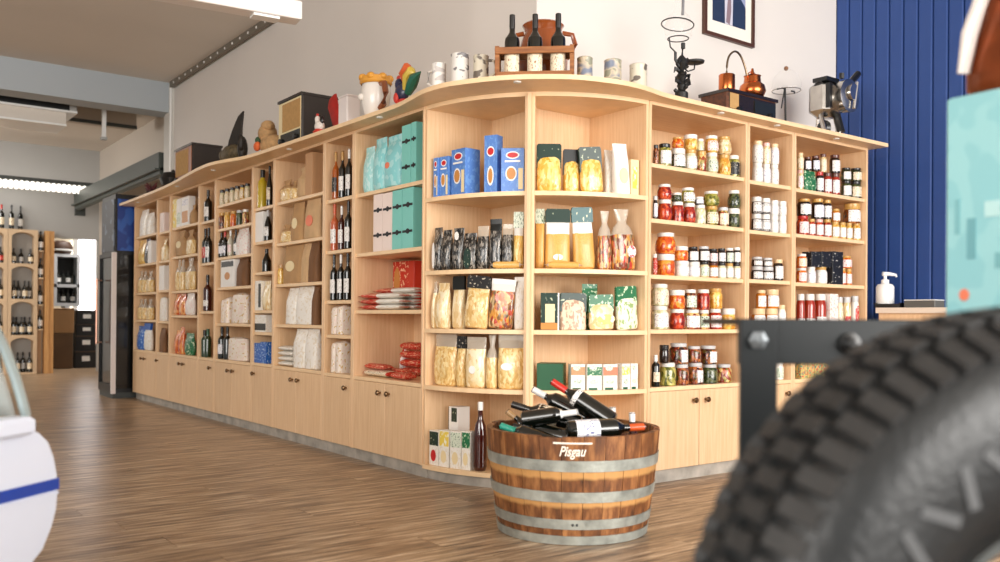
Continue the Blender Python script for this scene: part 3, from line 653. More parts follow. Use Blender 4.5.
R_(1, 4, .505, [(J('c_white', 'lid_white', 'lab_green'), 775, 783, 362, 'white and green jar')])
# end bay
lo = R_(2, 0, 1.655, [(J('c_cream', 'lid_pink', 'lab_pink'), 796.5, 802, 170, 'slim beige jar'), (BG('green_print', 'flat', .05), 803, 814, 171, 'green and red sachet', {'ins': .05}), (J('c_dark', 'lid_red', 'lab_white'), 815, 822, 172, 'red lidded label jar'),
    (J('c_sauce', 'lid_brown', 'lab_white'), 822.5, 830, 173, 'brown lidded label jar'), (J('c_sauce', 'lid_brown', 'lab_white'), 830.5, 838, 173.5, 'brown lidded label jar'), (J('c_dgreen', 'lid_black', 'lab_white'), 841, 849.5, 181, 'small black lidded jar'), (J('c_dgreen', 'lid_black', 'lab_cream'), 850.5, 860.5, 182, 'wide black lidded jar')], rn='lower row')
R_(2, 0, 1.655, [(J('c_cream', 'lid_cream', 'lab_cream'), 796.5, 802, 153, 'slim cream jar'), (J('c_dark', 'lid_brown', 'lab_blue'), 803.5, 809.5, 157, 'dark lidded jar'), (J('c_dark', 'lid_brown', 'lab_blue'), 811, 818, 156, 'dark lidded jar'), (J('c_cream', 'lid_brown', 'lab_cream'), 819.5, 825, 154, 'brown lidded jar'),
    (J('c_dark', 'lid_brown', 'lab_white'), 829.5, 838, 155, 'large label jar'), (J('c_dgreen', 'lid_black', 'lab_white'), 841, 849, 168, 'small black lidded jar'), (J('c_dgreen', 'lid_black', 'lab_cream'), 850.5, 860, 168.5, 'wide black lidded jar')], rn='upper row', under=lo)
lo = R_(2, 1, 1.381, [(J('c_tomato', 'lid_red', 'lab_pink'), 797, 807, 216, 'red jam jar'), (J('c_tomato', 'lid_gold', 'lab_white'), 807.8, 814, 219, 'jam jar'), (J('c_tomato', 'lid_pink', 'lab_white'), 814.5, 822, 219.5, 'jam jar'), (J('c_tomato', 'lid_gold', 'lab_white'), 822.5, 830, 219.5, 'jam jar'),
    (J('c_yellow', 'lid_gold', 'lab_white'), 830.5, 838, 222, 'small yellow jam jar'), (J('c_yellow', 'lid_gold', 'lab_white'), 838.3, 844.8, 222.5, 'small yellow jam jar'), (J('c_yellow', 'lid_gold', 'lab_white'), 845.1, 851.2, 223, 'small yellow jam jar'), (J('c_yellow', 'lid_gold', 'lab_white'), 851.5, 859, 223, 'small yellow jam jar')], rn='lower row')
R_(2, 1, 1.381, [(J('c_dark', 'lid_gold', 'lab_white'), 797.5, 809, 199, 'gold lidded jar'), (J('c_dark', 'lid_gold', 'lab_blue'), 811.5, 822, 199, 'gold lidded jar'), (J('c_dark', 'lid_gold', 'lab_white'), 822.5, 830, 200, 'gold lidded jar'), (J('c_honey', 'lid_gold', 'lab_white'), 831, 838.5, 209, 'small honey jar'), (J('c_brown', 'lid_gold', 'lab_white', 'squat'), 844.5, 858, 204, 'wide gold lidded jar')], rn='upper row', under=lo)
lo = R_(2, 2, 1.088, [(J('c_orange', 'lid_white', 'lab_pink'), 797, 805.5, 268, 'orange jar'), (J('c_white', 'lid_white', 'lab_blue'), 806.5, 814.5, 267, 'white jar'), (J('c_white', 'lid_gold', 'lab_white'), 815.5, 825.5, 267, 'gold lidded white jar'), (CT('black_box', (), .07), 827.5, 838, 267.5, 'small black box'), (J('c_orange', 'lid_gold', 'lab_pink'), 839, 845, 268, 'small orange jar'), (J('c_orange', 'lid_gold', 'lab_pink'), 845.3, 851, 269, 'small orange jar')], rn='lower row')
R_(2, 2, 1.088, [(J('c_orange', 'lid_white', 'lab_cream'), 797, 805.5, 254, 'orange jar'), (CT('black_box', (), .07), 806.5, 816, 252, 'small black box'), (CT('black_box', (), .07), 816.5, 826.5, 252, 'small black box'), (CT('black_box', (), .07), 827.5, 838, 252, 'small black box'), (J('c_orange', 'lid_gold', 'lab_pink'), 839, 850, 256, 'orange jar')], rn='upper row', under=lo)
R_(2, 3, .805, [(J('c_sauce', 'lid_white', 'lab_white', lab=(.05, .3)), 797, 804, 294, 'red sauce jar'), (J('c_sauce', 'lid_white', 'lab_white', lab=(.05, .3)), 804.5, 814, 294, 'red sauce jar'), (J('c_sauce', 'lid_white', 'lab_white', lab=(.05, .35)), 814.5, 825, 294, 'red sauce jar'), (CT('white_red', (), .06), 826, 834, 294, 'pink and white box'),
    (J('c_cream', 'lid_silver', 'lab_cream', half=1.5, lab=(.05, .7)), 835, 842.3, 297, 'cream coloured tin'), (J('c_cream', 'lid_silver', 'lab_red', half=1.3, lab=(.05, .4)), 842.6, 850, 297, 'cream coloured tin'), (J('c_white', 'lid_silver', 'lab_red', half=.8, lab=(.05, .7)), 851, 858, 296, 'white and red tin')])
R_(2, 4, .505, [(CT('multi', (), .06), 797 + i * 7, 803.5 + i * 7, 358, 'bright printed box') for i in range(8)])
# ------------------------------------------------------------------ curved corner
def C_(side, sh, z, items, **k): return row('C', side + ' corner bay', sh, z, items, **k)
def pasta_box(mt='pasta_blue', win=True):
    dec = [('logo_plate', 'e', 0, .84, .3, .085, 'logo_white'), ('logo', 'e', 0, .84, .24, .06, 'logo_red')]
    if win: dec += [('pasta_ring', 'e', -.06, .42, .25, .17, 'logo_white'), ('pasta_picture', 'e', -.06, .42, .2, .135, 'pasta_tan'), ('print_strip', 'r', .36, .3, .1, .24, 'cream_card'), ('print_strip', 'r', 0, .70, .34, .02, 'logo_white')]
    return CT(mt, tuple(dec), .075, .006)
tall_box = CT('pasta_blue', (('logo_plate', 'e', 0, .72, .3, .09, 'logo_white'), ('logo', 'e', 0, .72, .24, .065, 'logo_red'), ('pasta_ring', 'e', 0, .3, .26, .17, 'logo_white'), ('pasta_picture', 'e', 0, .3, .17, .13, 'pasta_tan')), .06, .006)
C_('left', 0, 1.492, [(pasta_box(), 427.5, 435.5, 160, 'slim blue pasta box', {'ins': .06, 'd': .05, 'rz': .05}), (pasta_box(), 438.5, 453.5, 157, 'blue pasta box', {'ins': .07, 'd': .05, 'rz': .05}), (pasta_box(), 456, 473, 150, 'large blue pasta box', {'ins': .1, 'd': .1, 'rz': -.2}),
    (tall_box, 485.5, 499, 136, 'tall blue pasta box', {'ins': .08, 'rz': -.1}), (pasta_box(), 501, 523.5, 149, 'wide blue pasta box', {'ins': .07, 'd': .06, 'rz': .1})])
def dk(v, **k): return BG('p_dark', 'flat', .06, label=k.get('label'), var=v, lab=k.get('lab', (0, .35, .2, .2)), top=k.get('top'))
C_('left', 1, 1.105, [(BG('p_dark', 'flat', .05, var=1, label='white_card', lab=(-.2, .35, .16, .3)), 430, 441, 228, 'black and white sachet', {'ins': .05}), (dk(2), 441.5, 453, 230, 'dark truffle bag', {'ins': .05}), (dk(3, label='white_card', lab=(.1, .8, .2, .1)), 453.5, 464, 228, 'dark bag with white tag', {'ins': .05}),
    (dk(4, label='dgreen_card', lab=(-.05, .3, .3, .28)), 464, 477, 233, 'dark bag with green label', {'ins': .05}), (dk(5, top='film_clear'), 477, 489, 226, 'clear topped dark bag', {'ins': .05}), (BG('p_dark', 'flat', .06, var=6, top='black_card'), 489, 502, 219, 'black topped bag', {'ins': .055}), (dk(7, top='film_clear'), 502, 513, 224, 'dark bag', {'ins': .055}),
    (BG('p_yellow', 'header', .06, head='lab_green', headz=(.72, 1), top='film_white', var=2), 513.5, 523, 212, 'yellow pasta pack with green head', {'ins': .055})])
sp = packet_parts('p_spag', 'film_clear')
def lying(label, cat, parts, p, rz, sx, sy, sz, grp=None): return spawn('pasta_packet', label, cat, parts, p, rz, (sx, sy, sz), grp)
p = cyl(506, RAD - .014); th = math.atan2(A - p.y, A - p.x); lying('flat orange pasta packet lying at shelf edge below the dark bags, left corner bay', 'packet', sp, (p.x, p.y, 1.1065), -PI / 2 + th, .17, .02, .036)
C_('left', 2, .80, [(BG('p_pale', 'flat', .05, var=3, top='film_clear'), 428, 433.5, 282, 'thin pale pasta bag', {'ins': .05}), (BG('p_pale', 'flat', .08, var=4), 434, 453, 283, 'bow tie pasta bag', {'ins': .06}), (BG('p_pale', 'header', .06, head='black_card', var=5), 454, 465, 276, 'pasta bag with black card', {'ins': .08}),
    (BG('p_pasta', 'header', .07, head='lab_black', var=6, headz=(.76, 1)), 465.5, 487, 275, 'pasta bag with dark round card', {'ins': .05, 'tilt': (0, .08)}), (BG('p_mixed', 'flat', .05, var=7, label='p_orange', lab=(.1, .62, .34, .14), top='film_white'), 488.5, 512, 280, 'red and cream pasta bag', {'ins': .05, 'tilt': (0, .08)}), (BG('white_print', 'flat', .05, var=8), 514.5, 524.5, 277, 'white paper bag', {'ins': .07})])
C_('left', 3, .50, [(BG('p_nest', 'flat', .07, var=9, top='film_clear', label=None), 436.5, 457, 334, 'pasta nest bag with clear top', {'ins': .07}), (BG('p_nest', 'header', .06, var=10, head='lab_black', headz=(.74, .98)), 458.5, 467, 335, 'pasta nest bag with dark card', {'ins': .07}), (BG('p_pale', 'flat', .07, var=11, label='white_card', lab=(-.05, .36, .16, .08), top='film_clear'), 467.5, 486.5, 337, 'flat pasta bag with tag', {'ins': .06}),
    (BG('p_pasta', 'gather', .06, var=12, top='film_clear'), 487.5, 498, 335, 'narrow pasta bag', {'ins': .06}), (BG('p_nest', 'flat', .08, var=13, label='white_card', lab=(-.1, .42, .22, .07), top='film_clear'), 499, 524.5, 335, 'wide ribbon pasta bag with white tag', {'ins': .06})])
BSH = .0785
C_('left', 'b', BSH, [(CT('white_print', (('front_print', 'r', 0, .72, .5, .28, 'black_card'),), .05, .004), 428, 434, 403, 'narrow black and white box', {'ins': .17}), (CT('white_card', (('front_print', 'r', .1, .86, .3, .12, 'dgreen_card'),), .08, .004), 435, 454, 404, 'white box with dark green panel', {'ins': .17})], rn='back row')
def mc(top): return CT('white_print', (('front_print', 'r', 0, .77, .47, .2, top), ('front_print', 'e', -.05, .28, .28, .17, 'logo_red' if top == 'dgreen_card' else 'cream_card')), .05, .006)
C_('left', 'b', BSH, [(mc('dgreen_card'), 432, 442.8, 430, 'cream carton with dark green panel', {'ins': .055}), (mc('yellow_print'), 443.2, 453.8, 430, 'cream carton with yellow panel', {'ins': .055}), (mc('lab_green'), 454.2, 465, 431, 'cream carton with pale green panel', {'ins': .055}), (mc('green_print'), 465.4, 474, 431, 'cream carton half behind bottle', {'ins': .055}),
    (BT('g_red', 'cap_white', None, 'round', capz=.88), 475, 487.5, 402, 'dark red bottle with white stopper', {'ins': .06})], rn='front row')
C_('right', 0, 1.492, [(BG('p_yellow', 'header', .07, head='dgreen_card', headz=(.5, 1.0), var=3), 536, 559.5, 144, 'yellow pasta bag with black card', {'ins': .06}), (BG('p_yellow', 'header', .06, head='black_card', headz=(.42, 1.0), var=4), 562, 578, 149.5, 'dark fronted pasta bag', {'ins': .1}), (BG('p_yellow', 'header', .07, head='dgreen_card', headz=(.45, 1.0), var=5), 580.5, 602, 148, 'leaning yellow pasta bag', {'ins': .07, 'tilt': (0, -.08)}),
    (BG('white_print', 'kraft', .05, var=6), 603, 611, 150, 'narrow white paper bag', {'ins': .12}), (BG('white_card', 'kraft', .06, var=7, label='cream_card', lab=(.0, .36, .3, .16)), 612, 629, 144.5, 'tall white paper bag', {'ins': .06, 'tilt': (0, -.06)}), (CT('cream_card', (('front_print', 'r', 0, .5, .3, .3, 'yellow_print'),), .05), 630.5, 640, 161, 'small cream box', {'ins': .07})])
C_('right', 1, 1.105, [(BG('p_spag', 'header', .05, head='lab_green', headz=(.76, 1), var=8), 535, 544, 209, 'narrow spaghetti pack', {'ins': .1}), (BG('p_spag', 'header', .06, head='dgreen_card', headz=(.78, 1), top='film_white', label='white_card', lab=(0, .2, .2, .05), var=9), 545, 569, 209, 'wide golden spaghetti pack', {'ins': .09}), (BG('p_spag', 'header', .06, head='teal_card', headz=(.76, 1), top='film_white', var=10), 574, 594, 208, 'golden spaghetti pack with teal card', {'ins': .09, 'tilt': (0, -.06)}),
    (BG('p_mixed', 'gather', .06, var=11, top='film_clear'), 597, 610.5, 211, 'slim mixed colour pasta bag', {'ins': .08}), (BG('p_mixed', 'gather', .08, var=12, top='film_clear', label='lab_pink', lab=(.2, .3, .2, .1)), 611.5, 634, 210, 'large mixed colour pasta bag', {'ins': .07, 'tilt': (0, -.05)})])
p = cyl(563, RAD - .022); th = math.atan2(A - p.y, A - p.x); lying('flat spaghetti packet lying at shelf edge before the standing packs, right corner bay', 'packet', sp, (p.x, p.y, 1.1065), -PI / 2 + th, .19, .032, .036)
C_('right', 2, .80, [(CT('dgreen_card', (('spaghetti_print', 'r', 0, .45, .26, .25, 'cream_card'), ('front_print', 'r', 0, .1, .5, .09, 'pasta_tan'), ('edge_strip', 'r', .46, .5, .04, .5, 'white_card')), .05, .004), 540.5, 559, 293, 'dark green pasta box', {'ins': .07}), (BG('p_risotto', 'kraft', .06, var=1, head='dgreen_card', headz=(.5, 1.0)), 560, 585, 293, 'green topped risotto bag', {'ins': .07}),
    (BG('p_pale', 'header', .06, head='green_print', headz=(.5, 1.0), var=2, label='yellow_print', lab=(.1, .3, .36, .14)), 590, 613, 295, 'green and yellow bag', {'ins': .06, 'tilt': (0, -.04)}), (BG('p_leafy', 'header', .06, head='green_print', headz=(.55, 1.0), var=3), 619, 638, 287, 'leaning green and white bag', {'ins': .06, 'tilt': (0, -.06)})], rn='front row')
C_('right', 2, .80, [(BG('green_print', 'flat', .05, var=4), 582, 597, 284, 'small dark green bag', {'ins': .2})], rn='back row')
gb = (('front_print', 'r', 0, .2, .5, .2, 'white_print'), ('round_print', 'e', .0, .68, .3, .2, 'lab_green'), ('front_print', 'r', -.1, .1, .3, .1, 'green_flat'))
C_('right', 3, .50, [(CT('green_flat', (), .14, .004), 539, 565, 363, 'plain dark green display box', {'ins': .1, 'rz': -.2})], rn='end place')
its = [(CT('white_print', gb, .06, .006), a_, b_, y_, 'cream and green tea carton') for a_, b_, y_ in ((570, 584, 377.5), (585.5, 600, 378), (601, 615, 378), (616, 630, 377.5), (631, 643, 376.5))]
its = [i + ({'ins': .06},) for i in its]; lo = C_('right', 3, .50, its, rn='lower row')
its = [(CT('white_print', (('front_print', 'r', 0, .5, .5, .3, m_), ('round_print', 'e', -.1, .72, .26, .2, 'lab_green')), .06, .006), a_, b_, y_, d_ + ' tea carton', {'ins': .06}) for a_, b_, y_, m_, d_ in ((570, 584, 364, 'tan_card', 'brown panelled'), (585.5, 600, 364, 'green_print', 'green printed'), (601, 615, 364, 'coral', 'coral panelled'), (616, 630, 363.5, 'yellow_print', 'yellow panelled'), (631, 643, 363, 'white_red', 'red dotted'))]
C_('right', 3, .50, its, rn='upper row', under=lo)
# ------------------------------------------------------------------ left hand unit
def L_(b, sh, z, items, **k): return row('L', ORD[b] + ' left bay', sh, z, items, lim=(LB[b], LB[b + 1]), **k)
tall = lambda m_: CT(m_, (('bow_mark', 'r', 0, .72, .46, .02, 'black_mark'), ('bow_mark', 'r', .0, .28, .46, .02, 'black_mark'), ('bow_mark', 'e', .05, .72, .16, .045, 'black_mark'), ('bow_mark', 'e', .05, .28, .16, .045, 'black_mark')), .1, .006)
L_(0, 0, 1.598, [(BG('aqua_pale', 'flat', .07, var=1), 365, 374, 147, 'pale turquoise bag', {'ins': .1}), (BG('aqua', 'flat', .08, var=2), 375, 386, 138, 'turquoise bag', {'ins': .1}), (BG('aqua', 'flat', .09, var=3, label='coral', lab=(-.1, .42, .14, .06)), 387, 402, 135, 'turquoise bag with coral spot', {'ins': .1}), (tall('teal'), 403, 407, 145, 'dark teal tall box', {'ins': .2}), (tall('box_mint'), 408, 417, 126, 'tall mint box', {'ins': .1}), (tall('box_mint'), 417.5, 422.5, 123, 'slim tall mint box', {'ins': .1})])
L_(0, 1, 1.24, [(tall('box_pinkwhite'), 380, 389, 195, 'tall pinkish white box', {'ins': .12}), (tall('box_pinkwhite'), 389.3, 398.7, 193.5, 'tall pinkish white box', {'ins': .12}), (tall('box_mint'), 399, 408.7, 191, 'tall mint box', {'ins': .12}), (tall('box_mint'), 409, 420, 188.5, 'tall mint box', {'ins': .12})])
L_(0, 2, .90, [(CT('red_print', (('portrait_oval', 'e', -.22, .6, .2, .28, 'pasta_tan'), ('front_print', 'r', .22, .3, .2, .08, 'cream_card')), .09), 394, 413, 262, 'large red box with oval print', {'ins': .3}), (CT('red_flat', (), .09), 413.5, 421, 261, 'narrow red box', {'ins': .3})], rn='back row')
rp = packet_parts('white_print', 'red_print', True)
def put(b, px, ins, z, parts, label, sx, sy, sz, rz=0, cat='packet', grp='red pasta packets in first left bay'):
    q = onX(-D + ins, px); lim = (LB[b] + T + sx * .5 + .002, LB[b + 1] - T - sx * .5 - .002); yy = min(max(q.y, lim[0]), lim[1]) if lim[0] < lim[1] else sum(lim) / 2
    return spawn('pasta_packet', label, cat, parts, (-D + ins, yy, z), -PI / 2 + rz, (sx, sy, sz), grp)
k = 0
nm_ = {0: 'bottom', 1: 'second', 2: 'third', 3: 'top'}
for lv in range(4):
    for j, ins in enumerate((.06, .155)):
        if lv == 3 and j == 0: continue
        put(0, 364 + lv * 3 + j * 26, ins, .9005 + lv * .033, rp, 'red ended white pasta packet, %s layer, %s stack, third shelf, first left bay' % (nm_[lv], 'front' if j == 0 else 'rear'), .52, .09, .033)
rp2 = packet_parts('red_print', 'red_print'); rp3 = packet_parts('lab_cream', 'red_flat')
for px, ins, z, pr, sx, sy, sz, rz, lb in ((374, .1, .506, rp3, .32, .1, .04, 0, 'cream packet with red ends lying left on the counter shelf'), (376, .1, .547, rp2, .26, .08, .035, 0, 'red packet lying across the cream one'), (404, .085, .506, rp2, .2, .1, .04, -.1, 'red packet lying at the front edge'), (396, .19, .506, rp2, .28, .08, .05, .05, 'red packet lying behind the front ones'),
        (414, .31, .506, rp2, .22, .1, .05, 0, 'red packet, bottom of the right pile'), (414, .31, .557, rp2, .22, .1, .05, 0, 'red packet, second in the right pile'), (414, .31, .608, rp2, .22, .1, .05, 0, 'red packet, third in the right pile'), (414, .31, .659, rp2, .22, .1, .05, 0, 'red packet, top of the right pile')):
    put(0, px, ins, z, pr, lb + ', first left bay', sx, sy, sz, rz)
L_(0, 3, .505, [(BG('p_red', 'flat', .06, var=4), 382, 389, 345, 'upright red sweet bag', {'ins': .32}), (BG('white_red', 'flat', .07, var=5), 390, 400, 348, 'upright white bag with red top', {'ins': .32})], rn='back row')
wl = [('g_amber', 'cap_gold', 'lab_black'), ('g_dark', 'cap_gold', 'lab_white'), ('g_dark', 'cap_white', 'lab_white')]
WBt = lambda g='g_dark', c='lid_black', l='lab_white': BT(g, c, l, 'wine')
L_(1, 0, 1.60, [(WBt('g_amber', 'cap_gold', 'lab_black'), 331.5, 337.8, 152, 'amber bottle'), (WBt('g_dark', 'cap_gold', 'lab_white'), 338.2, 344.5, 151, 'dark bottle with wide label'), (WBt('g_dark', 'cap_white', 'lab_white'), 345, 351, 149, 'dark bottle with white cap')])
L_(1, 1, 1.277, [(WBt('g_rose', 'cap_orange', 'lab_white'), 330.5, 337.5, 204, 'rose bottle'), (WBt('g_red', 'cap_white', 'lab_white'), 338, 344, 206, 'red wine bottle'), (WBt('g_dark', 'lid_black', 'lab_white'), 344.4, 351, 201, 'dark wine bottle')])
L_(1, 2, .962, [(WBt('g_dark', 'lid_black', 'lab_white'), 330.5, 337, 254, 'dark wine bottle'), (WBt('g_dark', 'cap_white', 'lab_white'), 337.5, 343.8, 252, 'white capped wine bottle'), (WBt('g_dark', 'lid_black', 'lab_white'), 344.2, 351, 252, 'dark wine bottle')])
L_(1, 3, .746, [(BG('roll_print', 'brick', .1, var=1), 327, 338.5, 306, 'printed white flour pack', {'ins': .09}), (BG('roll_print', 'brick', .1, var=2), 339, 351, 305, 'printed white flour pack', {'ins': .09})])
L_(1, 4, .505, [(BG('roll_print', 'brick', .1, var=3), 326.5, 337, 341, 'tall printed flour pack', {'ins': .09}), (BG('roll_print', 'brick', .1, var=4), 337.5, 351, 341, 'tall printed flour pack', {'ins': .09})])
K_ = lambda v, lab=None, st='gather', m_='kraft': BG(m_, st, .07, var=v, label=lab, lab=(0, .45, .24, .14))
L_(2, 0, 1.666, [(BG('p_pasta', 'gather', .07, var=1, top='kraft'), 278.5, 290, 181, 'small tied pasta bag', {'ins': .07}), (BG('p_pasta', 'gather', .06, var=2, top='kraft'), 291, 297.5, 181, 'small tied pasta bag', {'ins': .1}), (K_(3, None, 'gather', 'kraft_light'), 298.5, 308.5, 167, 'kraft paper bag', {'ins': .14}), (CT('tan_card', (), .08), 309.5, 316.5, 153.5, 'tall tan box', {'ins': .1})])
L_(2, 1, 1.376, [(BG('p_pasta', 'gather', .07, var=4, top='kraft'), 278.5, 291, 225, 'small tied pasta bag', {'ins': .06}), (K_(5, 'cream_card', 'kraft'), 292, 305, 199, 'kraft bag with oval window', {'ins': .13}), (K_(6, 'coral', 'kraft', 'kraft_light'), 306.5, 320, 196, 'kraft bag with orange window', {'ins': .11})])
L_(2, 2, 1.087, [(J('c_yellow', 'cork', None), 278, 284, 265, 'small corked jar', {'ins': .05}), (K_(7, 'cream_card', 'kraft'), 285.5, 303, 241, 'wide kraft bag with oval label', {'ins': .14}), (K_(8, None, 'kraft', 'kraft_light'), 304, 311, 241, 'kraft paper bag', {'ins': .13}), (K_(9, None, 'kraft', 'kraft_dark'), 311.3, 319, 239, 'dark kraft paper bag', {'ins': .13})])
Wb = lambda v, st='kraft': BG('white_print', st, .09, var=v)
L_(2, 3, .804, [(Wb(1), 290, 299, 288, 'white paper bag', {'ins': .12}), (Wb(2), 299.5, 314, 286, 'wide white paper bag', {'ins': .1}), (BG('kraft_dark', 'kraft', .06), 314.5, 319, 287, 'thin dark bag', {'ins': .14})])
L_(2, 4, .51, [(Wb(3), 297.5, 308.5, 329, 'tall white flour bag', {'ins': .08}), (Wb(4), 309, 320, 328, 'tall white flour bag', {'ins': .08})])
wp = packet_parts('white_print', 'white_print')
for lv in range(4): put(2, 275, .08, .5105 + lv * .036, wp, 'flat white packet, %s of the pile, lowest shelf, third left bay' % nm_[lv], .26, .13, .036, 0, 'packet', 'white packets piled in third left bay')
L_(3, 0, 1.661, [(BT('g_oil', 'lid_black', None, 'oil', capz=.8), 257.5, 265.5, 170, 'yellow oil bottle with black cap'), (BT('g_dark', 'lid_black', 'lab_cream', 'slope'), 266, 271, 166, 'dark slender bottle')])
L_(3, 1, 1.409, [(CT('white_card', (), .07), 256, 263.5, 213, 'plain white box'), (BT('g_dark', 'lid_silver', 'lab_white', 'slope'), 264, 270.5, 209, 'dark bottle')])
L_(3, 2, 1.184, [(BT('g_dark', 'lid_black', None, 'slope'), 262.5, 270, 249, 'small dark bottle')])
L_(3, 3, .903, [(CT('white_print', (('front_print', 'r', .3, .5, .2, .4, 'black_card'),), .06), 257.5, 264, 281, 'white and black box'), (BG('p_pale', 'flat', .06), 264.5, 271, 281, 'beige bag')])
L_(3, 4, .743, [(CT('white_print', (('front_print', 'r', 0, .3, .5, .2, 'black_card'),), .06), 257, 263.3, 315, 'low white and black box'), (CT('white_print', (('front_print', 'r', 0, .3, .5, .2, 'black_card'),), .06), 263.6, 270, 315, 'low white and black box')])
L_(3, 5, .515, [(CT('blue_print', (), .06), 257.5, 263.5, 343, 'blue box'), (CT('blue_print', (), .06), 264, 270.5, 342, 'blue box')])
L_(4, 0, 1.76, [(J(c_, 'lid_black', 'lab_cream', 'belly'), 219 + i * 5, 223.7 + i * 5, 190 - i * 1.3, 'small dark lidded jar', {'ins': .05}) for i, c_ in enumerate(('c_pale', 'c_cream', 'c_pale', 'c_cream', 'c_yellow', 'c_pale'))])
L_(4, 1, 1.566, [(J(c_, l_, None, 'straight'), 218 + i * 6, 223.6 + i * 6, 213 - i * .9, d_, {'ins': .05}) for i, (c_, l_, d_) in enumerate((('c_brown', 'lid_gold', 'brown spread jar'), ('c_yellow', 'lid_gold', 'yellow spread jar'), ('c_orange', 'lid_gold', 'orange spread jar'), ('c_dgreen', 'lid_silver', 'dark green jar'), ('c_mix', 'lid_white', 'reddish spread jar')))])
L_(4, 2, 1.333, [(BT('g_dark', 'lid_black', 'lab_blue', 'round'), 216.5, 221.5, 232, 'dark vinegar bottle', {'ins': .05}), (BT('g_dark', 'cap_red', 'lab_blue', 'round'), 222, 227, 231, 'red capped bottle', {'ins': .05}), (BT('g_clear', 'cap_white', 'lab_pink', 'round'), 227.5, 232.5, 230, 'pale bottle', {'ins': .05}), (BT('g_dark', 'lid_black', 'lab_white', 'round'), 233, 237.5, 229, 'dark bottle', {'ins': .05}), (BG('white_red', 'kraft', .08), 238, 248.5, 226, 'white paper bag', {'ins': .07})])
L_(4, 3, 1.091, [(CT('white_card', (('front_print', 'r', 0, .84, .45, .1, 'black_box'), ('front_print', 'e', 0, .4, .2, .14, 'pasta_tan')), .08), 225, 238.5, 257, 'white box with black print'), (BG('kraft_dark', 'kraft', .08), 239.5, 248, 255, 'brown paper bag')])
L_(4, 4, .801, [(BG('roll_print', 'brick', .09, var=1), 216.5, 225.5, 299, 'printed cream pack'), (BG('roll_print', 'brick', .09, var=2), 226, 235, 297, 'printed cream pack'), (BG('roll_print', 'brick', .09, var=3), 235.5, 248, 293, 'large printed cream pack')])
L_(4, 5, .51, [(BT('g_dark', 'lid_black', 'lab_blue', 'wine'), 217.5, 224, 327, 'dark bottle'), (BT('g_dark', 'lid_black', None, 'wine'), 224.5, 231, 327, 'dark bottle'), (BG('roll_print', 'brick', .09, var=4), 231.5, 248, 337, 'wide printed pack')])
L_(5, 0, 1.657, [(BT('g_dark', 'lid_black', 'lab_white', 'wine'), 204, 210.5, 190, 'dark wine bottle with white label')])
L_(5, 1, 1.305, [(BT('g_dark', 'lid_black', 'lab_red', 'wine'), 199.8, 205, 229, 'dark bottle with red label'), (BT('g_dark', 'lid_black', 'lab_white', 'wine'), 205.4, 210.8, 228, 'dark bottle with white label')])
L_(5, 2, .899, [(BT('g_red', 'lid_black', 'lab_white', 'wine', lab=(.14, .3)), 204, 211, 275, 'brown bottle')])
L_(5, 3, .51, [(BT('g_green', 'lid_black', None, 'oil'), 199.5, 205, 330, 'dark green bottle'), (BT('g_green', 'lid_green', None, 'oil'), 205.4, 211, 329, 'dark green bottle')])
L_(6, 0, 1.665, [(CT('yellow_print', (), .05), 173, 177.5, 200, 'slim yellow box'), (CT('white_card', (('front_print', 'r', 0, .3, .4, .2, 'lab_green'),), .05), 178, 183, 199, 'slim white box'), (CT('white_card', (('front_print', 'r', 0, .3, .4, .2, 'pasta_tan'), ('front_print', 'r', 0, .8, .4, .1, 'lab_blue')), .06), 183.5, 191, 197, 'white box'), (K_(1), 191.5, 195.5, 205, 'kraft bag')])
L_(6, 1, 1.399, [(K_(2, 'cream_card'), 177, 186.5, 231, 'kraft pasta bag'), (BG('p_pasta', 'gather', .06, var=3, top='kraft'), 187, 194.5, 230, 'clear pasta bag')])
L_(6, 2, 1.085, [(BG('p_pasta', 'gather', .07, var=i, top='film_clear'), 171 + i * 8, 178.6 + i * 8, 260 - i, 'clear pasta bag') for i in range(3)])
L_(6, 3, .863, [(BG('p_orange', 'flat', .07, var=1), 173.5, 180, 292, 'orange pasta bag'), (BG('p_orange', 'flat', .07, var=2), 180.4, 187, 291.5, 'orange pasta bag'), (BG('white_red', 'flat', .07, var=3), 187.5, 194.5, 292, 'white bag')])
L_(6, 4, .51, [(BG('p_orange', 'flat', .07, var=4), 172, 179, 330, 'orange pasta bag'), (BG('p_orange', 'flat', .07, var=5), 179.4, 186.5, 327, 'orange pasta bag'), (BG('green_print', 'flat', .07, var=6), 187, 194.5, 333, 'dark green bag')])
L_(7, 0, 1.655, [(CT('box_pinkwhite', (), .06), 162, 166.5, 213, 'pinkish box')])
L_(7, 1, 1.38, [(BG('p_pale', 'gather', .07, var=1), 161, 166, 240, 'pale pasta bag')])
L_(7, 2, 1.101, [(CT('white_card', (), .06), 161, 166, 266, 'white box')])
L_(7, 3, .807, [(BG('white_print', 'brick', .08, var=2), 160.5, 165.5, 297, 'white rounded pack', {'d': .06})])
L_(7, 4, .51, [(BG('kraft_dark', 'kraft', .06, var=1), 161.5, 166, 328, 'brown paper bag')])
L_(8, 0, 1.663, [(BG('white_print', 'kraft', .08, var=1), 141.5, 148, 210, 'white paper bag'), (BG('white_print', 'kraft', .08, var=2), 148.3, 153.5, 213, 'white paper bag')])
L_(8, 1, 1.378, [(BG('p_yellow', 'flat', .07, var=1), 138.5, 145.5, 240, 'yellow pasta bag'), (BG('p_dark', 'flat', .07, var=2), 146, 150, 239, 'dark pasta bag'), (CT('white_card', (), .06), 150.3, 153.5, 241, 'white box')])
for z_, s_, y0_ in ((1.089, 2, 271), (.816, 3, 299)):
    L_(8, s_, z_, [(BG('p_pasta', 'gather', .07, var=i + s_, top='film_clear'), 137.5 + i * 5.3, 142.5 + i * 5.3, y0_, 'clear pasta bag') for i in range(3)])
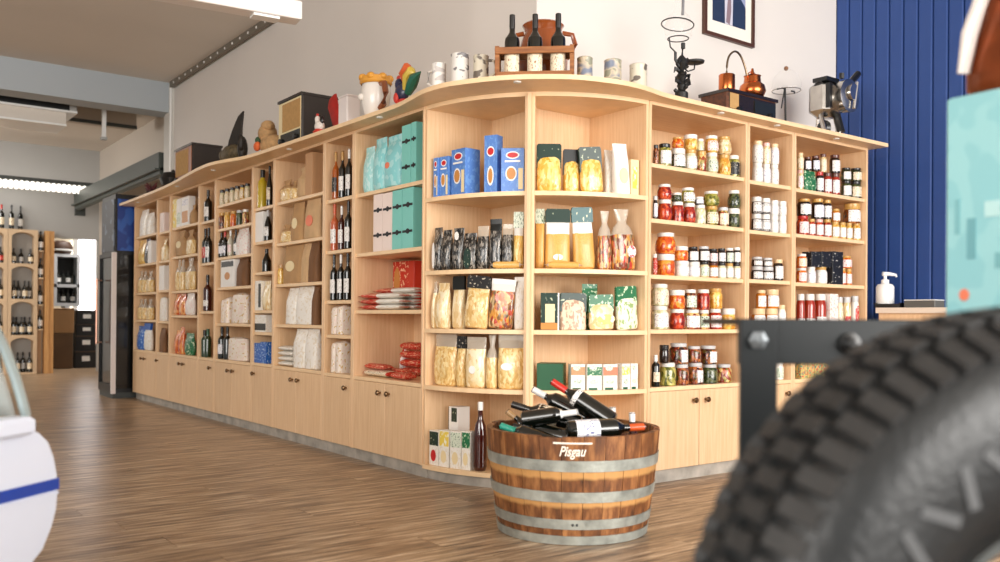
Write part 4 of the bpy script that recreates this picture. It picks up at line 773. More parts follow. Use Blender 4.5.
L_(8, 4, .51, [(BG('blue_print', 'flat', .07, var=1), 139, 146, 326, 'blue and white bag'), (BG('white_print', 'flat', .07, var=3, head='blue_flat', headz=(.75, 1)), 146.3, 152.5, 323, 'white bag with blue top')])
# ------------------------------------------------------------------ things standing on the top board
ZT = H + .0245
WALNUT = wood('walnut', (58, 30, 18), (110, 62, 34), (2, 14, 14), .35); CRATEW = wood('crate_wood', (120, 70, 36), (176, 116, 66), (2, 16, 16), .6)
COPPER = mat('copper', (206, 116, 66), .25, 1, var=.12, vscale=8); IRON = mat('wrought_iron', (26, 26, 26), .5); CLEAR = glass('lamp_glass', (225, 225, 222), .09)
CLOTH = mat('speaker_cloth', (190, 150, 96), .9, var=.1, vscale=30); CREAM = mat('radio_cream', (236, 220, 176), .5); DARKW = mat('dark_varnish', (34, 24, 20), .25, coat=.5)
def topL(px, X_): p = onX(X_, px); return (X_, p.y, ZT)
def topR(px, Y_): p = onY(Y_, px); return (p.x, Y_, ZT)
def hL(px, X_, y): p = onX(X_, px); return zat(p, px, y) - ZT
def hR(px, Y_, y): p = onY(Y_, px); return zat(p, px, y) - ZT
def radio(name, label, loc, rz, w, d, h, front, body, dial, cloth_area, strips=0):
    t = thing(name, label, 'radio', loc, rz)
    b = B(); b.chamfer((0, 0, h / 2), (w, d, h), .012); mk('case', b, body, t)
    b = B(); b.bb(-w / 2 - .006, w / 2 + .006, -d / 2 - .008, d / 2 + .004, h - .014, h + .004); mk('lid_board', b, DARKW, t)
    b = B(); b.bb(-w / 2 + .012, w / 2 - .012, -d / 2 - .004, -d / 2 + .002, .012, h - .02); fr = mk('front_panel', b, front, t)
    x0, x1, z0, z1 = cloth_area; b = B(); b.bb(x0 * w, x1 * w, -d / 2 - .007, -d / 2 - .004, z0 * h, z1 * h); mk('speaker_cloth', b, CLOTH, fr)
    x0, x1, z0, z1 = dial; b = B(); b.bb(x0 * w, x1 * w, -d / 2 - .009, -d / 2 - .004, z0 * h, z1 * h); mk('dial_plate', b, mat('dial_black', (30, 34, 32), .15, coat=.5), fr)
    for s_ in (-1, 1):
        b = B(); b.lathe([(.018, 0), (.02, .012), (.016, .02)], 12); b.v = [(s_ * w * .32 + q[0], -d / 2 - .009 - q[2], h * .16 + q[1]) for q in b.v]; mk('knob', b, BLACK, fr, True)
    return t
p = topL(197, -.36); radio('table_radio', 'old brown wooden table radio beside the dark bird figure', (p[0], p[1], ZT), -PI / 2, .46, .26, .33, mat('radio_brown', (150, 84, 40), .4), DARKW, (-.3, .3, .06, .2), (-.42, .3, .25, .9))
p = topL(306, -.34); radio('table_radio', 'big cream fronted radio with black top beside the white jug', (p[0], p[1], ZT), -PI / 2, .38, .26, .34, CREAM, DARKW, (-.36, .46, .05, .3), (-.3, .46, .34, .9))
# dark bird figure with tall tail
t = thing('bird_figure', 'dark carved bird figure with tall swept tail', 'figurine', topL(233, -.46), -PI / 2); t.scale = (1.3, 1.3, 1.25); DK = mat('bird_dark', (38, 32, 26), .55, var=.3, vscale=25); DK2 = mat('bird_speckle', (96, 84, 60), .6, var=.6, vscale=60)
b = B(); b.ball((-.02, 0, .09), (.13, .06, .06), 14, 8); b.ball((-.12, 0, .09), (.06, .05, .045), 10, 6); mk('body', b, DK2, t, True)
b = B(); b.loft([[(x + sx, y, z) for sx, y in ((-.04 * k, 0), (0, -.025 * k), (.04 * k, 0), (0, .025 * k))] for x, z, k in ((.0, .10, 1.9), (.02, .16, 1.7), (.045, .22, 1.3), (.07, .26, 1.0), (.1, .3, .7), (.14, .325, .2))]); b.prism([(-.1, .13), (.0, .13), (.05, .26), (-.03, .17)], 'y', -.012, .012); mk('tail', b, DK, t, True)
b = B(); b.ball((.13, 0, .1), (.028, .03, .075), 10, 8); b.ball((.155, -.02, .13), (.02, .02, .05), 8, 6); mk('wing', b, DK, t, True)
b = B(); b.bb(-.1, .14, -.04, .04, 0, .035); mk('base', b, mat('bird_base', (120, 116, 90), .7, var=.4, vscale=30), t)
# woven straw animal
t = thing('straw_figure', 'beige woven straw animal figure with an orange flower', 'figurine', topL(270, -.42), -PI / 2); t.scale = (1.25, 1.25, 1.15); ST = mat('straw', (198, 158, 110), .85, var=.3, vscale=30, bump=.5, bscale=70)
b = B(); b.ball((.03, 0, .068), (.12, .07, .065), 14, 8); mk('body', b, ST, t, True)
b = B(); b.ball((-.06, 0, .16), (.06, .055, .06), 12, 8); b.ball((-.03, -.01, .2), (.05, .04, .035), 10, 6); b.tube([(-.05, 0, .12), (-.03, 0, .08)], .045, 10); mk('head', b, ST, t, True)
b = B(); b.ball((-.09, -.05, .075), (.035, .02, .03), 10, 6); b.ball((-.06, -.06, .07), (.025, .02, .03), 8, 6); mk('flower', b, mat('flower_orange', (226, 110, 56), .7), t, True)
b = B(); b.ball((-.1, -.04, .115), (.02, .02, .025), 8, 6); mk('leaf', b, mat('leaf_green', (60, 90, 60), .7), t, True)
# red group
t = thing('red_ornament', 'tall red feather ornament leaning on the cream radio', 'ornament', topL(333, -.4), -PI / 2); t.scale = (1.25, 1.0, 1.0); RED = mat('ornament_red', (178, 34, 24), .6, var=.35, vscale=18)
b = B(); b.loft([[(x + k * c, .03 * s_ * k * 12, z) for c, s_ in ((-1, 0), (-.3, -.6), (.6, -.5), (1, 0), (.5, .5), (-.4, .5))] for x, z, k in ((.03, 0, .035), (.03, .06, .045), (.01, .13, .055), (-.02, .2, .06), (-.02, .25, .045), (0, .27, .02))]); mk('plume', b, RED, t, True)
b = B(); b.bb(-.03, .07, -.04, .04, 0, .012); mk('foot', b, DARKW, t)
t = thing('hen_figure', 'small white and red hen figurine beside the red ornament', 'figurine', topL(318, -.505), -PI / 2)
b = B(); b.ball((0, 0, .05), (.045, .03, .035), 12, 8); b.ball((-.03, 0, .1), (.02, .018, .022), 8, 6); b.tube([(-.02, 0, .06), (-.03, 0, .1)], .018, 8); mk('body', b, mat('hen_white', (240, 232, 224), .4, coat=.3), t, True)
b = B(); b.lathe([(.035, 0), (.045, .012), (.03, .03)], 12); b.bb(-.04, -.025, -.006, .006, .118, .135); mk('red_base', b, mat('hen_red', (206, 52, 36), .4, coat=.3), t, True)
b = B(); b.ball((.03, 0, .085), (.02, .012, .03), 8, 6); mk('tail', b, BLACK, t, True)
t = thing('white_box', 'plain white box between the red ornament and face jug', 'box', topL(347.5, -.47), -PI / 2)
b = B(); b.chamfer((0, 0, .085), (.115, .09, .17), .006); mk('box_body', b, mat('white_paper_box', (236, 228, 226), .6), t)
b = B(); b.chamfer((0, 0, .174), (.119, .094, .012), .003); mk('box_lid', b, mat('white_paper_box', (236, 228, 226), .6), t)
t = thing('face_jug', 'white ceramic jug with yellow rim and brown handle', 'jug', topL(374, -.46), -PI / 2); CER = mat('ceramic_white', (240, 234, 226), .3, coat=.5)
b = B(); b.lathe([(.055, 0), (.066, .02), (.08, .08), (.088, .14), (.08, .185), (.082, .2)], 18); b.ball((-.02, -.085, .11), (.018, .02, .02), 8, 6); mk('body', b, CER, t, True)
b = B(); b.lathe([(.087, .185), (.094, .195), (.092, .225), (.07, .235), (.065, .2)], 18, cap=False)
for k in range(7): b.ball((.078 * math.cos(k * .9), .078 * math.sin(k * .9), .222), (.026, .026, .022), 8, 6)
mk('yellow_rim', b, mat('jug_yellow', (226, 160, 60), .4, coat=.3), t, True)
b = B(); b.tube([(.075, -.01, .18), (.115, -.01, .175), (.13, -.01, .12), (.11, -.01, .06), (.07, -.01, .04)], .018, 8); mk('handle', b, mat('jug_brown', (140, 78, 44), .4, coat=.3), t, True)
# painted rooster
t = thing('rooster_figure', 'painted rooster figurine with orange and green tail feathers', 'figurine', topL(402, -.48), -PI / 2)
b = B(); b.ball((-.02, 0, .075), (.055, .035, .05), 12, 8); b.ball((-.05, 0, .13), (.028, .024, .03), 10, 6); b.tube([(-.035, 0, .09), (-.05, 0, .13)], .026, 8); mk('body', b, mat('rooster_navy', (42, 46, 78), .4, coat=.4, var=.3, vscale=20), t, True)
for col, nm, pts in (((214, 96, 44), 'rooster_orange', ((.0, .1), (.0, .17), (.04, .2), (.08, .19))), ((206, 178, 70), 'rooster_yellow', ((.02, .08), (.04, .15), (.08, .17), (.11, .16))), ((20, 92, 72), 'rooster_green', ((.04, .06), (.08, .1), (.11, .13), (.17, .15)))):
    b = B(); b.tube([(x, 0, z) for x, z in pts], [.02, .032, .03, .004], 8); mk('tail_feather', b, mat(nm, col, .4, coat=.4), t, True)
b = B(); b.lathe([(.04, 0), (.045, .01), (.025, .035)], 12); b.ball((-.03, -.03, .045), (.02, .015, .03), 8, 6); mk('red_base', b, mat('rooster_red', (206, 60, 50), .4, coat=.4), t, True)
b = B(); b.ball((-.06, 0, .165), (.02, .006, .014), 8, 6); mk('comb', b, mat('rooster_red', (206, 60, 50), .4, coat=.4), t, True)
# small dark things at far end
t = thing('dark_bowl', 'small black rounded bowl at far end of the top board', 'bowl', topL(172, -.47), -PI / 2); b = B(); b.lathe([(.05, 0), (.1, .03), (.12, .09), (.09, .14), (.05, .15)], 16); mk('body', b, BLACK, t, True); b = B(); b.ball((0, 0, .155), .02, 8, 6); mk('lid_knob', b, BLACK, t, True)
t = thing('dried_flower', 'maroon spiky dried flower lying at end of the top board', 'flower', topL(150, -.45), -PI / 2); MA = mat('maroon', (84, 30, 34), .7)
b = B()
for k in range(9): a_ = k * .7; b.tube([(0, 0, .06), (.11 * math.cos(a_), .05 * math.sin(a_), .06 + .09 * abs(math.sin(a_ * 1.7)))], [.03, .006], 6)
mk('petals', b, MA, t); b = B(); b.tube([(-.2, 0, .11), (-.08, 0, .1), (0, 0, .06)], .006, 6); b.ball((0, 0, .04), (.07, .05, .04), 10, 6); mk('stem', b, mat('stem_dark', (50, 34, 28), .8), t, True)
# beer steins and mugs
def mug(label, loc, r, h, mt, rz, handle):
    t = thing('beer_mug', label, 'mug', loc, rz, 'mugs on the top board')
    b = B(); b.lathe([(r * .96, 0), (r, .006), (r * .98, h * .1), (r * .96, h * .9), (r, h - .004), (r * .9, h), (r * .88, h * .3), (.01, h * .28)], 18, cap=False); b.lathe([(r * .95, .001), (.002, .001)], 18, cap=False); mk('body', b, MATS[mt], t, True)
    if handle:
        b = B(); b.tube([(handle * r * .95, 0, h * .82), (handle * (r + .035), 0, h * .78), (handle * (r + .04), 0, h * .4), (handle * r * .95, 0, h * .2)], .008, 8); mk('handle', b, MATS[mt], t, True)
printed('mug_white', (238, 234, 228), (200, 194, 190), (14, 14, 30), .56); printed('mug_grey', (226, 222, 216), (120, 118, 120), (26, 26, 40), .58); printed('mug_brown', (214, 206, 186), (110, 100, 90), (22, 22, 30), .55); printed('mug_beige', (206, 192, 164), (150, 150, 130), (20, 20, 30), .55, ink2=(120, 130, 150))
def corner_top(px, rho): p = cyl(px, rho); th = math.atan2(A - p.y, A - p.x); return (p.x, p.y, ZT), -PI / 2 + th
for px, w_, yt, mt, hd, lb in ((437, 15, 63.5, 'mug_white', -1, 'plain white mug, first on the curved board from left'), (458, 19, 54, 'mug_grey', 0, 'tall white stein with grey print, second on the curved board'), (479, 16, 55.5, 'mug_brown', 1, 'brown printed stein beside the wooden bottle crate'), (583, 16, 57.5, 'mug_beige', 0, 'beige domed mug right beside the wooden bottle crate'), (611, 18, 60, 'mug_beige', 0, 'beige and grey mug, middle of the right three'), (636.5, 18, 64.5, 'mug_brown', 0, 'grey brown mug, last on the curved board at right')):
    loc, rz = corner_top(px, RAD + .07); P = Vector(loc); dp_ = (Vector((P.x, P.y, CAM.z)) - CAM).dot(FWD); mug(lb, loc, w_ / 2 * dp_ / FPX, zat(P, px, yt) - ZT, mt, rz, hd)
# bottle crate
loc, rz = corner_top(533, RAD + .1); t = thing('bottle_crate', 'open wooden crate holding three wine bottles on the curved board', 'crate', loc, rz); W_, DP = .36, .11
b = B(); b.bb(-W_ / 2, W_ / 2, -DP / 2, DP / 2, 0, .012); mk('bottom_board', b, CRATEW, t)
for y_ in (-1, 1):
    b = B(); b.bb(-W_ / 2, W_ / 2, y_ * DP / 2 - .006, y_ * DP / 2 + .006, 0, .032); mk('slat', b, CRATEW, t)
    b = B(); b.chamfer((0, y_ * DP / 2 - .002 * y_, .135), (W_ + .02, .014, .032), .002); mk('slat', b, CRATEW, t)
for x_ in (-1, 1): b = B(); b.bb(x_ * W_ / 2 - .01, x_ * W_ / 2 + .01, -DP / 2 + .007, DP / 2 - .007, .012, .16); mk('end_board', b, CRATEW, t)
R_z = Matrix.Rotation(rz, 3, 'Z')
for k, lb in ((-1, 'left'), (0, 'middle'), (1, 'right')):
    q = Vector(loc) + R_z @ Vector((k * .112, 0, .0125)); spawn('wine_bottle', 'dark wine bottle with cream label, %s in the wooden crate' % lb, 'bottle', bottle_parts('g_dark', 'lid_black', 'lab_cream', 'wine', (.06, .4), .78), q, rz, (.074, .074, .31 if k else .31), 'bottles in the wooden crate')
# earthenware jug
loc, rz = corner_top(541, RAD - .15); t = thing('clay_jug', 'brown glazed two handled clay jug behind the bottle crate', 'jug', loc, rz); CLAY = mat('glazed_clay', (150, 76, 34), .2, coat=.7, var=.15, vscale=6)
b = B(); b.lathe([(.08, 0), (.1, .02), (.125, .1), (.13, .2), (.11, .27), (.092, .31), (.1, .335), (.108, .345), (.1, .352), (.085, .335), (.09, .3)], 24, cap=False); b.lathe([(.08, .001), (.001, .001)], 24, cap=False); mk('body', b, CLAY, t, True)
for s_ in (-1, 1): b = B(); b.tube([(s_ * .098, 0, .31), (s_ * .15, 0, .3), (s_ * .165, 0, .25), (s_ * .15, 0, .2), (s_ * .12, 0, .18)], .013, 8); mk('handle', b, CLAY, t, True)
# ornate lamp
def ring(b, c, r, rad, tilt=0, seg=24, sq=1):
    b.tube([(c[0] + r * math.cos(2 * PI * k / seg), c[1] + r * sq * math.sin(2 * PI * k / seg), c[2] + tilt * math.cos(2 * PI * k / seg)) for k in range(seg + 1)], rad, 6, False)
t = thing('oil_lamp', 'ornate black iron oil lamp with clear glass chimney', 'lamp', topR(680, -.42))
b = B(); b.lathe([(.035, 0), (.036, .06), (.018, .075), (.026, .1), (.014, .12), (.03, .15), (.012, .18), (.034, .215), (.03, .235), (.01, .26)], 10)
for k in range(14):
    a_ = k * 2.4; z_ = .05 + k * .014; b.tube([(.015 * math.cos(a_), .015 * math.sin(a_), z_), (.04 * math.cos(a_), .03 * math.sin(a_), z_ + .012), (.05 * math.cos(a_), .035 * math.sin(a_), z_ - .012 + .02 * (k % 3))], [.01, .012, .002], 5)
b.tube([(0, 0, .08), (0, 0, .24), (.01, 0, .33)], .01, 8); b.tube([(.02, 0, .1), (.06, 0, .12), (.055, 0, .17)], .012, 6); b.tube([(-.02, 0, .2), (-.05, 0, .23), (-.05, 0, .27)], .008, 6); mk('stem', b, IRON, t, True)
b = B(); b.tube([(.01, 0, .2), (.05, 0, .185), (.1, 0, .205), (.105, 0, .235)], .004, 6); b.lathe([(.02, .235), (.05, .24), (.052, .25), (.02, .255)], 14, (.105, 0, 0)); mk('side_dish', b, IRON, t, True)
b = B(); ring(b, (-.03, 0, .345), .055, .003); ring(b, (-.035, 0, .42), .085, .0035, -.012); b.tube([(-.1, 0, .34), (-.09, 0, .29), (-.05, 0, .27)], .004, 6); b.tube([(.01, 0, .33), (.01, 0, .3)], .012, 6); mk('shade_ring', b, IRON, t, True)
b = B(); b.lathe([(.07, .35), (.078, .4), (.062, .46), (.03, .49), (.022, .52), (.02, .58)], 16, (-.03, 0, 0), cap=False); mk('glass_chimney', b, CLEAR, t, True)
b = B(); b.tube([(.005, 0, .48), (.008, 0, .57)], .008, 6); mk('wick_tube', b, mat('grey_tube', (120, 120, 124), .4), t)
# radio under copper still
p = topR(737, -.36); t = radio('table_radio', 'long low brown radio carrying the copper still', p, 0, .44, .2, .13, DARKW, WALNUT, (.02, .44, .2, .75), (-.47, -.3, .2, .85))
b = B()
t = thing('copper_still', 'small copper still with round boiler and bent pipe on the radio', 'still', (p[0], p[1], ZT + .1345))
b = B(); b.lathe([(.044, 0), (.046, .004), (.046, .1), (.043, .104), (.04, .1), (.04, .02), (.001, .018)], 18, (-.13, -.02, 0), cap=False); mk('cooling_pot', b, COPPER, t, True)
b = B(); b.lathe([(.045, 0), (.065, .014), (.078, .045), (.07, .078), (.05, .095), (.046, .13), (.05, .135), (.03, .14), (.012, .15), (.006, .18)], 20, (.1, -.02, 0)); mk('boiler', b, COPPER, t, True)
b = B(); b.tube([(.1 + .055 * math.cos(a_), -.02, .105 + .055 * math.sin(a_)) for a_ in [PI * k / 10 for k in range(11)]], .003, 6); mk('bail_handle', b, COPPER, t, True)
b = B(); b.tube(catmull([(-.13, -.02, .02), (-.13, -.02, .15), (-.11, -.02, .215), (-.06, -.02, .25), (-.01, -.02, .235), (.03, -.02, .18), (.05, -.02, .13)], 4), .006, 8); mk('bent_pipe', b, mat('pipe_bronze', (130, 112, 90), .3, 1), t, True)
# glass lamp with iron stand
t = thing('glass_lamp', 'clear glass dome lamp on thin iron stand', 'lamp', topR(785, -.34))
b = B(); b.tube([(-.005, 0, 0), (-.012, 0, .2), (-.015, 0, .27)], .006, 8); b.tube([(-.05, 0, .14), (-.02, 0, .26)], .004, 6); b.lathe([(.04, 0), (.045, .006), (.01, .012)], 12); b.tube([(-.09, 0, .25), (-.04, 0, .265), (-.015, 0, .262)], .005, 6); b.tube([(.05, 0, .26), (.08, 0, .262), (.085, 0, .25)], .005, 6); mk('iron_stand', b, IRON, t, True)
b = B(); b.lathe([(.085, .25), (.09, .29), (.075, .34), (.04, .375), (.015, .385)], 18, cap=False); mk('glass_dome', b, CLEAR, t, True)
b = B(); b.ball((-.005, 0, .39), .014, 10, 6); mk('finial', b, mat('finial_wood', (130, 90, 60), .5), t, True)
b = B(); ring(b, (0, 0, .253), .085, .0025); mk('dome_ring', b, mat('thin_ring', (160, 156, 150), .3, 1), t, True)
# chrome press with lever
t = thing('lever_press', 'vintage chrome kitchen press with black levers by blue wall', 'machine', topR(826, -.36)); t.location.z += .012; t.scale = (1.7, 1.7, 1.7); CH2 = mat('polished_steel', (196, 192, 186), .22, 1, var=.15, vscale=30)
b = B(); b.chamfer((-.01, 0, .14), (.12, .09, .13), .02); b.lathe([(.06, 0), (.062, .03), (.05, .035)], 18); b.v = [(q if i < 32 else (.03 + q[0], -.045 - q[2], .15 + q[1])) for i, q in enumerate(b.v)]; mk('body', b, CH2, t, True)
b = B(); b.lathe([(.03, 0), (.03, .012)], 14); b.v = [(.03 + q[0], -.082 - q[2], .16 + q[1]) for q in b.v]; b.tube([(.03, -.09, .1), (.05, -.09, .2)], .006, 6); mk('wheel_hub', b, CHROME, t, True)
for x_, m_ in ((-.045, CH2), (.05, CH2)):
    b = B(); b.tube([(x_, 0, .09), (x_ - .012, -.02, .04), (x_ - .012, -.03, 0)], .009, 8); mk('leg', b, m_, t, True)
b = B(); b.tube([(-.01, .03, .09), (-.01, .035, 0)], .009, 8); mk('leg', b, CH2, t, True)
b = B(); b.tube([(.03, -.02, .09), (.03, -.04, .02)], .014, 8); b.bb(-.062, -.045, -.05, -.03, .1, .19); b.ball((-.02, 0, .035), (.02, .03, .03), 8, 6); mk('black_grip', b, BLACK, t, True)
b = B(); b.tube([(.06, -.03, .18), (.1, -.03, .215)], .007, 8); mk('lever_rod', b, CHROME, t, True)
b = B(); b.tube([(.1, -.03, .215), (.155, -.03, .262)], .013, 8); mk('lever_handle', b, BLACK, t, True)
b = B(); b.bb(-.05, .03, -.03, .03, .205, .22); b.tube([(.03, -.04, .22), (.03, -.04, .24)], .01, 6); mk('top_cap', b, BLACK, t)
# framed portrait on the white wall
pa = onY(-.02, 704.5, 0); pb = onY(-.02, 754, 50); zc0 = zat(pb, 730, 46); PWD = pb.x - pa.x; PH = PWD * 1.3
t = thing('framed_portrait', 'framed portrait of a person in dark suit on white wall', 'picture', ((pa.x + pb.x) / 2, -.001, zc0 - .01))
b = B(); f_ = .022
for x0, x1, z0, z1 in ((-PWD / 2, PWD / 2, 0, f_), (-PWD / 2, PWD / 2, PH - f_, PH), (-PWD / 2, -PWD / 2 + f_, f_, PH - f_), (PWD / 2 - f_, PWD / 2, f_, PH - f_)): b.bb(x0, x1, -.025, 0, z0, z1)
mk('frame', b, mat('frame_brown', (78, 46, 32), .4), t); b = B(); b.bb(-PWD / 2 + f_, PWD / 2 - f_, -.012, -.004, f_, PH - f_); mk('mat_board', b, mat('mount_cream', (242, 236, 224), .7), t)
def flat(nm, poly, col, y_): b = B(); b.prism([(x * PWD, z * PH) for x, z in poly], 'y', y_ - .0012, y_); return mk(nm, b, mat(nm + '_ink', col, .5), t)
flat('backdrop', [(-.33, .16), (.33, .16), (.33, .85), (-.33, .85)], (150, 158, 190), -.0125)
flat('suit', [(-.33, .16), (.33, .16), (.33, .38), (.22, .46), (.08, .5), (-.1, .5), (-.24, .46), (-.33, .36)], (34, 52, 82), -.0138)
flat('shirt', [(-.09, .16), (.06, .16), (.07, .5), (-.1, .5)], (206, 206, 220), -.0152); flat('tie', [(-.07, .18), (.0, .16), (.03, .3), (.02, .48), (-.03, .48)], (140, 120, 128), -.0166)
flat('face', [(.1 * math.cos(k * .5236) , .62 + .13 * math.sin(k * .5236)) for k in range(12)], (206, 160, 136), -.0152)
flat('hair', [(-.11, .66), (-.1, .74), (-.04, .8), (.05, .8), (.11, .74), (.11, .66), (.08, .71), (-.06, .72)], (70, 60, 56), -.0166)
# ------------------------------------------------------------------ half barrel
bc = dep(3.685, 572, 500); BC = Vector((bc.x, bc.y, 0)); HB = .415
t = thing('half_barrel', 'cut down oak wine barrel with grey hoops full of bottles', 'barrel', BC); STAVE = wood('barrel_oak', (66, 38, 20), (178, 122, 72), (16, 16, 3.5), .55, .12, 1.7, (124, 76, 40)); HOOP = mat('galvanised_hoop', (172, 176, 168), .5, .4, var=.4, vscale=14, bump=.2, bscale=60)
def worn_bands(m):
    t_ = m.node_tree; L = t_.links.new; bs = t_.nodes['Principled BSDF']; src = bs.inputs['Base Color'].links[0].from_socket
    tc_ = t_.nodes.new('ShaderNodeTexCoord'); sp_ = t_.nodes.new('ShaderNodeSeparateXYZ'); L(tc_.outputs['Object'], sp_.inputs[0])
    nz = t_.nodes.new('ShaderNodeTexNoise'); nz.inputs['Scale'].default_value = 22; L(tc_.outputs['Object'], nz.inputs['Vector'])
    ad = t_.nodes.new('ShaderNodeMath'); ad.operation = 'MULTIPLY_ADD'; ad.inputs[1].default_value = .018; L(nz.outputs['Fac'], ad.inputs[0]); L(sp_.outputs[2], ad.inputs[2])
    r = t_.nodes.new('ShaderNodeValToRGB'); e = r.color_ramp.elements; e[0].position = 0; e[0].color = (0, 0, 0, 1); e[1].position = 1; e[1].color = (0, 0, 0, 1)
    for z0, z1 in ((.157, .175), (.266, .292)):
        for z, v in ((z0 - .008, 0), (z0 + .004, .8), (z1, .8), (z1 + .006, 0)): q = e.new(z); q.color = (v, v, v, 1)
    L(ad.outputs[0], r.inputs[0]); mx = t_.nodes.new('ShaderNodeMix'); mx.data_type = 'RGBA'; L(r.outputs[0], mx.inputs[0]); L(src, mx.inputs[6]); mx.inputs[7].default_value = lin((214, 162, 98)); L(mx.outputs[2], bs.inputs['Base Color'])
worn_bands(STAVE)
def br(z): u = z / HB; return .300 + .075 * u - .022 * u * u
NST = 26
for k in range(NST):
    b = B(); a0 = 2 * PI * (k + .012) / NST; a1 = 2 * PI * (k + .988) / NST; am = (a0 + a1) / 2; rings = []
    random.seed(k); dr_ = random.uniform(-.0015, .0015); zt = HB + random.uniform(-.004, .003)
    for i in range(7):
        z = zt * i / 6; ro = br(z) + dr_; ri = ro - .024
        rings.append([(ro * math.cos(a), ro * math.sin(a), z) for a in (a0, am, a1)] + [(ri * math.cos(a), ri * math.sin(a), z) for a in (a1, am, a0)])
    b.loft(rings); o = mk('stave', b, STAVE, t)
for z0, z1, nm in ((.002, .036, 'hoop'), (.062, .1, 'hoop'), (.166, .206, 'hoop'), (.284, .326, 'hoop')):
    b = B(); b.lathe([(br(z0) + .001, z0), (br(z0) + .006, z0), (br(z1) + .006, z1), (br(z1) + .001, z1), (br(z0) + .001, z0)], 48, cap=False); hp = mk(nm, b, HOOP, t, True)
    if z0 == .062:
        for s_ in (-.02, .03):
            a_ = math.atan2(CAM.y - BC.y, CAM.x - BC.x) + s_ + .03; b = B(); b.ball((br(.08) * math.cos(a_) + .004 * math.cos(a_), br(.08) * math.sin(a_) + .004 * math.sin(a_), .081), .006, 8, 6); mk('rivet', b, DGREY, hp, True)
b = B(); b.lathe([(br(.2) - .026, .19), (br(.2) - .026, .215)], 32); mk('inner_head', b, STAVE, t)
# lettering painted on the front
face = math.atan2(CAM.y - BC.y, CAM.x - BC.x)
PAINT = mat('white_paint', (250, 238, 222), .6)
def wrap(b, off=.0015):
    vs = []
    for x, z, y in b.v:
        r = br(z) + off + y; a_ = face + x / br(z); vs.append((r * math.cos(a_), r * math.sin(a_), z))
    b.v = vs; return b
b = B()
for k in range(12):
    x0 = -.072 + k * .146 / 12; b.add([(x, z, y) for y in (0, .0016) for x, z in ((x0, .389), (x0 + .146 / 12, .389), (x0 + .146 / 12, .396), (x0, .396))], [(0, 1, 2, 3), (4, 5, 6, 7), (0, 1, 5, 4), (2, 3, 7, 6)])
mk('painted_line', wrap(b), PAINT, t)
tc = bpy.data.curves.new('lettering', 'FONT'); tc.body = 'Pisgau'; tc.size = .052; tc.shear = .35; tc.offset = .0012; tc.space_character = 1.02
to = bpy.data.objects.new('lettering_tmp', tc); COL.objects.link(to); bpy.context.view_layer.update()
me = bpy.data.meshes.new_from_object(to.evaluated_get(bpy.context.evaluated_depsgraph_get())); bpy.data.objects.remove(to)
bm = bmesh.new(); bm.from_mesh(me); bmesh.ops.triangulate(bm, faces=bm.faces); bmesh.ops.subdivide_edges(bm, edges=[e for e in bm.edges if e.calc_length() > .012], cuts=2)
for v in bm.verts: x, y = v.co.x * .74 - .05, v.co.y + .345; r = br(y) + .003; a_ = face + x / br(y); v.co = (r * math.cos(a_), r * math.sin(a_), y)
bm.to_mesh(me); bm.free(); me.materials.append(PAINT); lt = ob('painted_lettering', me, t); lt['label'] = 'white hand painted script lettering'
# bottles in the barrel, laid out in barrel axes: u = right, w = towards viewer
cu = Vector((math.cos(face + PI / 2), math.sin(face + PI / 2), 0)); cw = Vector((math.cos(face), math.sin(face), 0))
def lay(label, parts, base, tip, r=.076, roll=0, name='wine_bottle'):
    P0 = BC + cu * base[0] + cw * base[1] + Vector((0, 0, base[2])); P1 = BC + cu * tip[0] + cw * tip[1] + Vector((0, 0, tip[2]))
    dv = P1 - P0; q = dv.to_track_quat('Z', 'Y') @ Quaternion((0, 0, 1), roll); o = thing(name, label, 'bottle', P0, 0, 'bottles in the barrel', rot=q.to_euler()); o.scale = (r, r, dv.length)
    for nm, me_ in parts: ob(nm, me_, o)
bp = lambda cap, paper='lab_white', g='g_dark', st='wine', **k: bottle_parts(g, cap, paper, st, **k)
def facing(base, tip):   # roll so that the label points at the viewer / up
    P0 = Vector(base); P1 = Vector(tip); dv = (cu * (P1 - P0).x + cw * (P1 - P0).y + Vector((0, 0, (P1 - P0).z))); q = dv.to_track_quat('Z', 'Y'); want = q.inverted() @ (cw * 1.0 + Vector((0, 0, .35)))
    return math.atan2(want.y, want.x) + PI / 2
def L2(label, parts, base, tip, r=.076): lay(label, parts, base, tip, r, facing(base, tip))
L2('dark bottle lying in barrel front with purple and white label, orange cap right', bp('cap_orange', 'lab_blue', lab=(.1, .4)), (-.02, .24, .425), (.28, .17, .438), .08)
L2('dark bottle lying flat at the left front of the barrel', bp('lid_black', None), (.02, .15, .375), (-.24, .09, .42), .078)
L2('dark bottle with red capsule pointing up left, highest in the barrel', bp('cap_red', 'lab_white', lab=(.55, .62), capz=.76), (.16, .09, .445), (-.085, .02, .6), .078)
L2('dark bottle with white capsule pointing up left behind the labelled one', bp('cap_white', None, capz=.76), (.06, -.05, .44), (-.17, -.12, .555), .076)
L2('dark bottle with white capsule lying before the red capped one', bp('cap_white', None, capz=.7), (-.2, .12, .452), (.02, .15, .49), .066)
L2('black bottle with white label leaning in barrel left of centre', bp('lid_black', 'lab_cream', lab=(.3, .6)), (.03, .055, .425), (-.25, -.01, .5), .08)
L2('dark bottle with pale cork pointing left', bp('cork', 'lab_green'), (-.1, -.09, .335), (-.28, -.15, .455), .07)
L2('dark bottle with teal capsule at the left rim', bp('cap_teal', None, capz=.72), (-.06, .235, .365), (-.285, .15, .43), .074)
L2('upright bottle with white round stopper near the right rim', bp('cap_white', None, capz=.84), (.17, -.05, .2165), (.165, -.055, .49), .072)
L2('upright bottle with narrow white cap by the right rim', bp('cap_white', 'lab_white', 'g_red', capz=.86), (.25, .03, .2165), (.24, .035, .478), .066)
